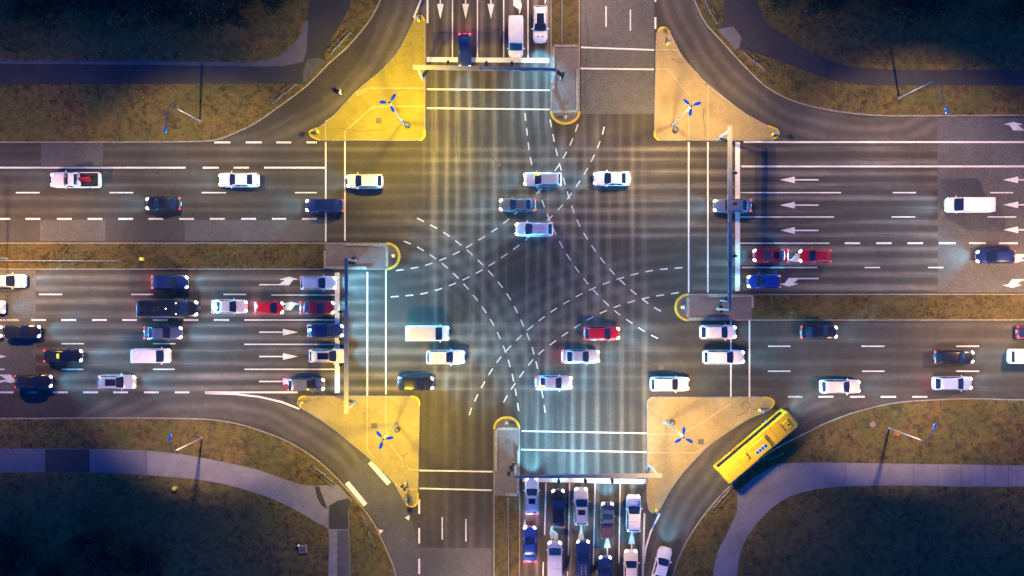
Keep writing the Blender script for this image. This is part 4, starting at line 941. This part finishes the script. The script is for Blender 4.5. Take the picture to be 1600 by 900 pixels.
# ------------------------------------------------------------------ small street furniture
def sign_post(px, py, ang, label, disc=True):
    g = G(px, py); t = empty('sign_post', (g.x, g.y, .12), R(ang), label, 'sign', 'small sign posts on the islands')
    mb = MB(); mb.lathe([(.16, 0), (.16, .05), (.045, .06), (.04, 2.1)]); mb.build('pole', M['steel'], t, True)
    mb = MB(); mb.lathe([(.3, -.015), (.3, .015)], n=20); mb.v = [(z + .06, x, y + 1.75) for x, y, z in mb.v]; mb.build('sign_disc', M['sign_blue'], t)
    mb = MB(); mb.box((.082, 0, 1.75), (.01, .08, .36)); mb.v = [(x, y, z) for x, y, z in mb.v]; mb.build('sign_arrow', M['white'], t)
    mb = MB(); mb.lathe([(.2, 0), (.19, .5), (.16, .75), (.1, .8)]); mb.build('guard', M['signyellow'], t, True)
sign_post(655, 34, 90, 'blue disc sign on the pointed top of the yellow upper left island')
sign_post(497, 207, 180, 'blue disc sign on the rounded left end of the upper left island')
sign_post(1042, 70, 90, 'blue disc sign near the top tip of the upper right island')
sign_post(1206, 211, 0, 'blue disc sign on the rounded right end of the upper right island')
sign_post(473, 628, 180, 'blue disc sign on the rounded left end of the lower left island')
sign_post(637, 776, -90, 'blue disc sign at the bottom tip of the lower left island')
sign_post(1186, 640, 0, 'blue disc sign beside the bus, on the right end of the lower right island')
sign_post(1024, 796, -90, 'blue disc sign at the bottom tip of the lower right island')
sign_post(615, 400, 0, 'blue disc sign on the yellow nose of the left median')
sign_post(1066, 480, 180, 'blue disc sign on the yellow nose of the right median')
sign_post(883, 184, -90, 'blue disc sign on the yellow nose of the top median')
sign_post(792, 660, 90, 'blue disc sign on the yellow nose of the bottom median')
def ped_signal(px, py, ang, label):
    g = G(px, py); t = empty('pedestrian_signal', (g.x, g.y, .12), R(ang), label, 'signal post', 'pedestrian signal posts')
    mb = MB(); mb.lathe([(.14, 0), (.14, .05), (.055, .06), (.05, 3.3)]); mb.build('pole', M['steel'], t, True)
    mb = MB(); mb.box((.1, 0, .95), (.12, .16, .3)); mb.build('push_button_box', M['signyellow'], t)
    signal_head(t, (.18, 0, 2.7), 0, 'red', .9); signal_head(t, (-.05, .28, 2.7), math.pi / 2, 'red', .9)
for px, py, a, l in ((551, 412, 0, 'pedestrian signal post on the left median beside the gantry foot'), (876, 124, 180, 'pedestrian signal post on the top median below the gantry end'),
                     (802, 722, 90, 'pedestrian signal post on the bottom median above the gantry end'), (636, 752, 180, 'pedestrian signal post by the lower crosswalk on the yellow lower left island'),
                     (1127, 470, 0, 'pedestrian signal post on the right median beside the gantry foot')): ped_signal(px, py, a, l)

def barrier(px, py, ang, ln, label):
    g = G(px, py, .5); t = empty('cycle_barrier', (g.x, g.y, .12), R(ang), label, 'barrier', 'bent pipe barriers where paths meet the slip roads')
    h = ln / 2; mb = MB(); mb.tube([(-h, 0, 0), (-h, 0, .85), (-h + .12, 0, 1.0), (h - .12, 0, 1.0), (h, 0, .85), (h, 0, 0)], .038, 8); mb.build('hoop', M['steel'], t, True)
    mb = MB(); mb.tube([(-h, 0, .5), (h, 0, .5)], .03, 6); mb.build('mid_rail', M['darkmetal'], t)
    for sg in (-1, 1): mb = MB(); mb.lathe([(.13, 0), (.13, .03)], (sg * h, 0, 0)); mb.build('foot', M['darkmetal'], t)
for a in ((527, 76, 46, 2.2, 'upper left pipe barrier, lower one of the pair above the path opening'), (540, 62, 46, 2.2, 'upper left pipe barrier, upper one of the pair above the path opening'),
          (455, 141, 42, 2.0, 'pipe barrier nearer the kerb, below the upper left path opening'), (437, 155, 42, 2.0, 'pipe barrier farther from the path opening on the brown upper left grass'),
          (1168, 91, -45, 2.1, 'upper right pipe barrier closest to the stony path opening'), (1184, 103, -42, 2.1, 'upper right pipe barrier farther down the kerb'),
          (1112, 27, -58, 2.0, 'pipe barrier above the upper right path opening, nearer to it'), (1103, 9, -62, 2.0, 'pipe barrier at the very top beside the upper right slip road'),
          (500, 734, -35, 2.0, 'pipe barrier farther left on the grass tip by the pale lower left path'), (516, 747, -38, 2.0, 'pipe barrier at the end of the grass tip by the pale lower left path'),
          (571, 811, -62, 2.0, 'pipe barrier on the orange grass below the striped slip road crossing'), (582, 842, -66, 2.0, 'lower pipe barrier on the orange grass below the slip road crossing'),
          (1136, 767, 48, 2.0, 'pipe barrier right behind the bus'), (1122, 782, 50, 2.0, 'pipe barrier on the orange grass a little behind the bus'),
          (1212, 712, 25, 1.8, 'pipe barrier on the dark grass beside the bus flank')): barrier(*a)

def guard_fence(P, label, n):
    a, b = G(*P[0]), G(*P[1]); d = b - a; L = d.length
    t = empty('guard_fence', (a.x, a.y, .12), math.atan2(d.y, d.x), label, 'fence', 'low rail fences on the medians')
    mb = MB(); mb.tube([(0, 0, .9), (L, 0, .9)], .05, 6); mb.build('top_rail', M['steel'], t)
    mb = MB(); mb.tube([(0, 0, .45), (L, 0, .45)], .03, 6); mb.build('mid_rail', M['steel'], t)
    for k in range(n): mb = MB(); mb.lathe([(.06, 0), (.04, .03), (.04, .92)], (L * k / (n - 1), 0, 0), 8); mb.build('post', M['steel'], t)
guard_fence(((-90, 407), (190, 408)), 'low steel rail fence along the left grass median', 12)
guard_fence(((794, 778), (795, 930)), 'low steel rail fence along the bottom grass median', 8)
guard_fence(((878, -40), (877, 70)), 'thin steel rail fence along the top grass median', 6)

def disc(name, px, py, r, mat, label, cat, z=.125):
    g = G(px, py); mb = MB(); mb.lathe([(r, 0), (r, .02), (r * .82, .026), (r * .8, .018), (r * .3, .022)], n=18)
    o = mb.build(name, M[mat], None); o.location = (g.x, g.y, z); tag(o, label, cat)
disc('manhole_cover', 778, 257, .38, 'iron', 'dark manhole cover in the upper middle of the junction', 'manhole cover', .006)
M['palecover'] = plain('weathered cover', (.22, .15, .13), .9)
disc('manhole_cover', 1363, 663, .38, 'palecover', 'pale round cover on the grass to the right of the bus', 'manhole cover')
disc('drain_cover', 1402, 676, .42, 'rust', 'rusty orange cover on the grass next to a street lamp foot', 'manhole cover')
disc('manhole_cover', 1033, 574, .35, 'iron', 'dark manhole cover above the sandy lower right island', 'manhole cover', .006)
g = G(474, 857); t = empty('utility_chamber', (g.x, g.y, .11), .1, 'small square concrete chamber on the dark lower left lawn', 'utility chamber')
mb = MB(); mb.box((0, 0, .12), (1.05, 1.0, .26), 0, .96); mb.build('chamber', M['kerb'], t); mb = MB(); mb.box((0, 0, .26), (.7, .66, .04)); mb.build('lid', M['iron'], t)
mb = MB(); mb.lathe([(.1, 0), (.1, .5), (.05, .55)], (-.5, .55, 0)); mb.build('marker_post', M['white'], t)
def marker(px, py, r, label):
    g = G(px, py); t = empty('marker_bollard', (g.x, g.y, .12), 0, label, 'bollard')
    mb = MB(); mb.lathe([(r * .9, 0), (r, .1), (r, .6), (r * .8, .8), (r * .3, .88)], n=16); mb.build('body', M['signyellow'], t, True)
    mb = MB(); mb.lathe([(r * 1.02, .45), (r * 1.02, .58)], n=16); mb.build('band', M['black'], t)
marker(224, 405, .24, 'yellow rounded bollard on the left grass median'); marker(275, 762, .30, 'pale yellow rounded bollard on the dark lawn below the pale path')

# ------------------------------------------------------------------ pedestrian
def skin(name, J, Bn, root, mat, parent, lv=2):
    me = bpy.data.meshes.new(name); names = list(J); me.from_pydata([J[k][0] for k in names], [(names.index(a), names.index(b)) for a, b in Bn], []); me.materials.append(mat)
    o = obj(name, me, parent); md = o.modifiers.new('skin', 'SKIN'); md.use_smooth_shade = True
    for k, q in zip(names, me.skin_vertices[0].data): q.radius = (J[k][1], J[k][2] if len(J[k]) > 2 else J[k][1]); q.use_root = (k == root)
    s = o.modifiers.new('sub', 'SUBSURF'); s.levels = lv; s.render_levels = lv; return o
def person():
    g = G(534, 146); t = empty('person', (g.x, g.y, .012), R(-18), 'person in a white jacket walking across the upper left slip road', 'person')
    skm = plain('skin tone', (.5, .33, .25), .6); jac = plain('white jacket cloth', (.75, .75, .76), .8); tro = plain('dark trousers', (.02, .022, .03), .8); hair = plain('dark hair', (.02, .015, .012), .6)
    J = {'pel': ((0, 0, .93), .13, .10), 'sp': ((.0, 0, 1.12), .115, .09), 'ch': ((.02, 0, 1.34), .15, .1), 'nk': ((.03, 0, 1.50), .055), 'hd0': ((.05, 0, 1.57), .075), 'hd': ((.06, 0, 1.66), .1), 'hd1': ((.05, 0, 1.73), .085), 'ns': ((.165, 0, 1.645), .02)}
    Bn = [('pel', 'sp'), ('sp', 'ch'), ('ch', 'nk'), ('nk', 'hd0'), ('hd0', 'hd'), ('hd', 'hd1'), ('hd', 'ns')]
    for s, sw in ((1, 1), (-1, -1)):
        q = 'l' if s > 0 else 'r'
        J.update({q+'sh': ((.02, .19*s, 1.42), .06), q+'el': ((-.06-.10*sw, .24*s, 1.15), .045), q+'wr': ((.08-.16*sw, .25*s, .93), .03), q+'hn': ((.11-.17*sw, .245*s, .86), .036, .02),
                  q+'hp': ((0, .1*s, .88), .095), q+'kn': ((.1+.14*sw, .1*s, .5), .06), q+'an': ((-.02+.3*sw, .1*s, .09 if sw > 0 else .13), .042), q+'to': ((.14+.3*sw, .11*s, .04), .04, .03)})
        Bn += [('ch', q+'sh'), (q+'sh', q+'el'), (q+'el', q+'wr'), (q+'wr', q+'hn'), ('pel', q+'hp'), (q+'hp', q+'kn'), (q+'kn', q+'an'), (q+'an', q+'to')]
        for i in range(4):
            b = J[q+'hn'][0]; J[f'{q}f{i}'] = ((b[0] + .03 - .018*i, b[1], b[2] - .05), .009); J[f'{q}g{i}'] = ((b[0] + .025 - .018*i, b[1] - .012*s, b[2] - .09 + .006*abs(i-1.5)), .008)
            Bn += [(q+'hn', f'{q}f{i}'), (f'{q}f{i}', f'{q}g{i}')]
        J[q+'th'] = ((J[q+'hn'][0][0] + .05, J[q+'hn'][0][1] - .02*s, J[q+'hn'][0][2] + .0), .01); Bn.append((q+'hn', q+'th'))
    skin('body', J, Bn, 'pel', skm, t)
    up = {k: (J[k][0], J[k][1] + .022, (J[k][2] if len(J[k]) > 2 else J[k][1]) + .022) for k in ('pel', 'sp', 'ch', 'lsh', 'rsh', 'lel', 'rel', 'lwr', 'rwr')}
    skin('jacket', up, [('pel', 'sp'), ('sp', 'ch'), ('ch', 'lsh'), ('ch', 'rsh'), ('lsh', 'lel'), ('lel', 'lwr'), ('rsh', 'rel'), ('rel', 'rwr')], 'ch', jac, t)
    lo = {k: (J[k][0], J[k][1] + .018, (J[k][2] if len(J[k]) > 2 else J[k][1]) + .018) for k in ('pel', 'lhp', 'rhp', 'lkn', 'rkn', 'lan', 'ran')}
    skin('trousers', lo, [('pel', 'lhp'), ('pel', 'rhp'), ('lhp', 'lkn'), ('lkn', 'lan'), ('rhp', 'rkn'), ('rkn', 'ran')], 'pel', tro, t)
    mb = MB(); mb.ellipsoid((.035, 0, 1.715), (.115, .1, .095), 0, 14, 8); mb.build('hair', hair, t, True)
    for s in (-1, 1):
        mb = MB(); mb.ellipsoid((.15, .035 * s, 1.665), (.012, .014, .01), 0, 8, 5); mb.build('eye', M['black'], t, True)
        mb = MB(); mb.ellipsoid((-.02 + .3 * s + .1, .105 * s, .045), (.14, .05, .045), 0, 10, 6); mb.build('shoe', M['black'], t, True)
person()

# ------------------------------------------------------------------ vegetation
def inside(P, poly):
    x, y = P[:, 0], P[:, 1]; r = np.zeros(len(P), bool); q = np.array(poly); n = len(q); j = n - 1
    for i in range(n):
        xi, yi = q[i]; xj, yj = q[j]; c = ((yi > y) != (yj > y)) & (x < (xj - xi) * (y - yi) / (yj - yi + 1e-12) + xi); r ^= c; j = i
    return r
def quick(name, V, F, mat):
    me = bpy.data.meshes.new(name); k = F.shape[1]; me.vertices.add(len(V)); me.vertices.foreach_set('co', V.astype('f4').ravel()); me.loops.add(F.size); me.loops.foreach_set('vertex_index', F.astype('i4').ravel())
    me.polygons.add(len(F)); me.polygons.foreach_set('loop_start', np.arange(0, F.size, k, dtype='i4')); me.polygons.foreach_set('loop_total', np.full(len(F), k, dtype='i4')); me.update(); me.validate(); me.materials.append(mat); return me
pv = []
for vg, pth in zip(verges, (path_nw, path_ne, path_sw, path_se)):
    Q = np.column_stack([rng.uniform(-72, 72, 90000), rng.uniform(-42, 42, 90000)]); Q = Q[inside(Q, vg)]; Q = Q[~inside(Q, pth)]; pv.append(Q)
for y0, y1, x0, x1 in ((381.5, 418.5, -60, 506), (461.5, 497, 1177, 1660)):
    n_ = int((x1 - x0) * 6); pv.append(np.column_stack([(rng.uniform(x0, x1, n_) - 800) / PPM, (450 - rng.uniform(y0, y1, n_)) / PPM]))
Q = np.vstack(pv); dens = np.sin(Q[:, 0] * .7 + 2 * np.sin(Q[:, 1] * .5)) * np.sin(Q[:, 1] * .9 + 1.3 * np.sin(Q[:, 0] * .37)); Q = Q[rng.uniform(-1.2, .8, len(Q)) < dens]
n_ = len(Q); a = rng.uniform(0, 2 * np.pi, n_); s = rng.uniform(.06, .16, n_); h = rng.uniform(.06, .22, n_); lean = rng.normal(0, .09, (n_, 2))
V0 = np.column_stack([Q[:, 0] + np.cos(a) * s, Q[:, 1] + np.sin(a) * s, np.full(n_, .11)]); V1 = np.column_stack([Q[:, 0] - np.cos(a) * s, Q[:, 1] - np.sin(a) * s, np.full(n_, .11)])
V2 = np.column_stack([Q[:, 0] + lean[:, 0], Q[:, 1] + lean[:, 1], .12 + h])
VV = np.stack([V0, V1, V2], 1).reshape(-1, 3); o = obj('grass', quick('grass', VV, np.arange(len(VV)).reshape(-1, 3), M['blade'])); tag(o, 'rough tufted grass on the verges and medians', 'grass', kind='stuff')

def leaf_cloud(cl, n):
    """leaf-sized faces scattered through clumps (x, y, z, rx, ry, rz)"""
    cl = np.array(cl); vol = cl[:, 3] * cl[:, 4] * cl[:, 5]; idx = rng.choice(len(cl), n, p=vol / vol.sum())
    d = rng.normal(size=(n, 3)); d /= np.linalg.norm(d, axis=1)[:, None]; d *= rng.uniform(.25, 1, n)[:, None] ** .45
    C = cl[idx, :3] + d * cl[idx, 3:]; C[:, 2] = np.maximum(C[:, 2], .15)
    t1 = rng.normal(size=(n, 3)); t1 /= np.linalg.norm(t1, axis=1)[:, None]; t2 = np.cross(t1, rng.normal(size=(n, 3))); t2 /= np.linalg.norm(t2, axis=1)[:, None]
    s = rng.uniform(.06, .16, n)[:, None]; V = np.stack([C - t1 * s, C + t2 * s * .55, C + t1 * s, C - t2 * s * .55], 1).reshape(-1, 3); return V, np.arange(4 * n).reshape(-1, 4)
def belt(x0, x1, y0, y1, n, leaves, label, hmax):
    cl = []
    for i in range(n):
        g = G(random.uniform(x0, x1), random.uniform(y0, y1)); h = random.uniform(.4, 1) * hmax; r = random.uniform(.6, 1.5); cl.append((g.x, g.y, h * .5, r, r * random.uniform(.7, 1.2), h * .5))
    V, F = leaf_cloud(cl, leaves); tag(obj('shrubbery', quick('shrubbery', V, F, M['leaf'])), label, 'shrubbery', kind='stuff')
belt(-60, 400, -70, 44, 150, 52000, 'dark tangled shrub belt along the upper left lawn', 2.6)
belt(1210, 1660, -70, 26, 130, 42000, 'dark tangled shrub belt along the upper right lawn', 2.4)
belt(380, 465, -70, 8, 26, 9000, 'sparse shrubs running down to the upper left path bend', 1.8)
def shrub(px, py, r, h, label):
    g = G(px, py); t = empty('shrub', (g.x, g.y, .1), random.uniform(0, 6), label, 'shrub', 'dark bushes on the lower left lawn'); cl = []
    for i in range(16):
        q = random.uniform(0, 6.28); d = r * random.uniform(.15, .85); cr = r * random.uniform(.25, .45); cl.append((d * math.cos(q), d * math.sin(q), h * random.uniform(.4, .85) * (1 - .35 * d / r), cr, cr, cr * .8))
    V, F = leaf_cloud(cl, int(4200 * r)); obj('foliage', quick('foliage', V, F, M['leaf']), t)
    mb = MB()
    for i in range(7):
        c = cl[i]; mb.tube([(random.uniform(-.1, .1), random.uniform(-.1, .1), 0), (c[0] * .4, c[1] * .4, c[2] * .5), (c[0], c[1], c[2])], [.07, .045, .015], 6)
    mb.build('stems', M['bark'], t)
shrub(20, 868, 3.6, 3.2, 'wide dark bush in the bottom left corner'); shrub(160, 862, 3.4, 3.4, 'round dark bush a little right of the corner bush')
shrub(222, 880, 2.6, 2.6, 'smaller dark bush at the bottom edge, rightmost of the lawn bushes'); shrub(92, 905, 2.6, 2.4, 'low dark bush between the corner bush and the round bush')
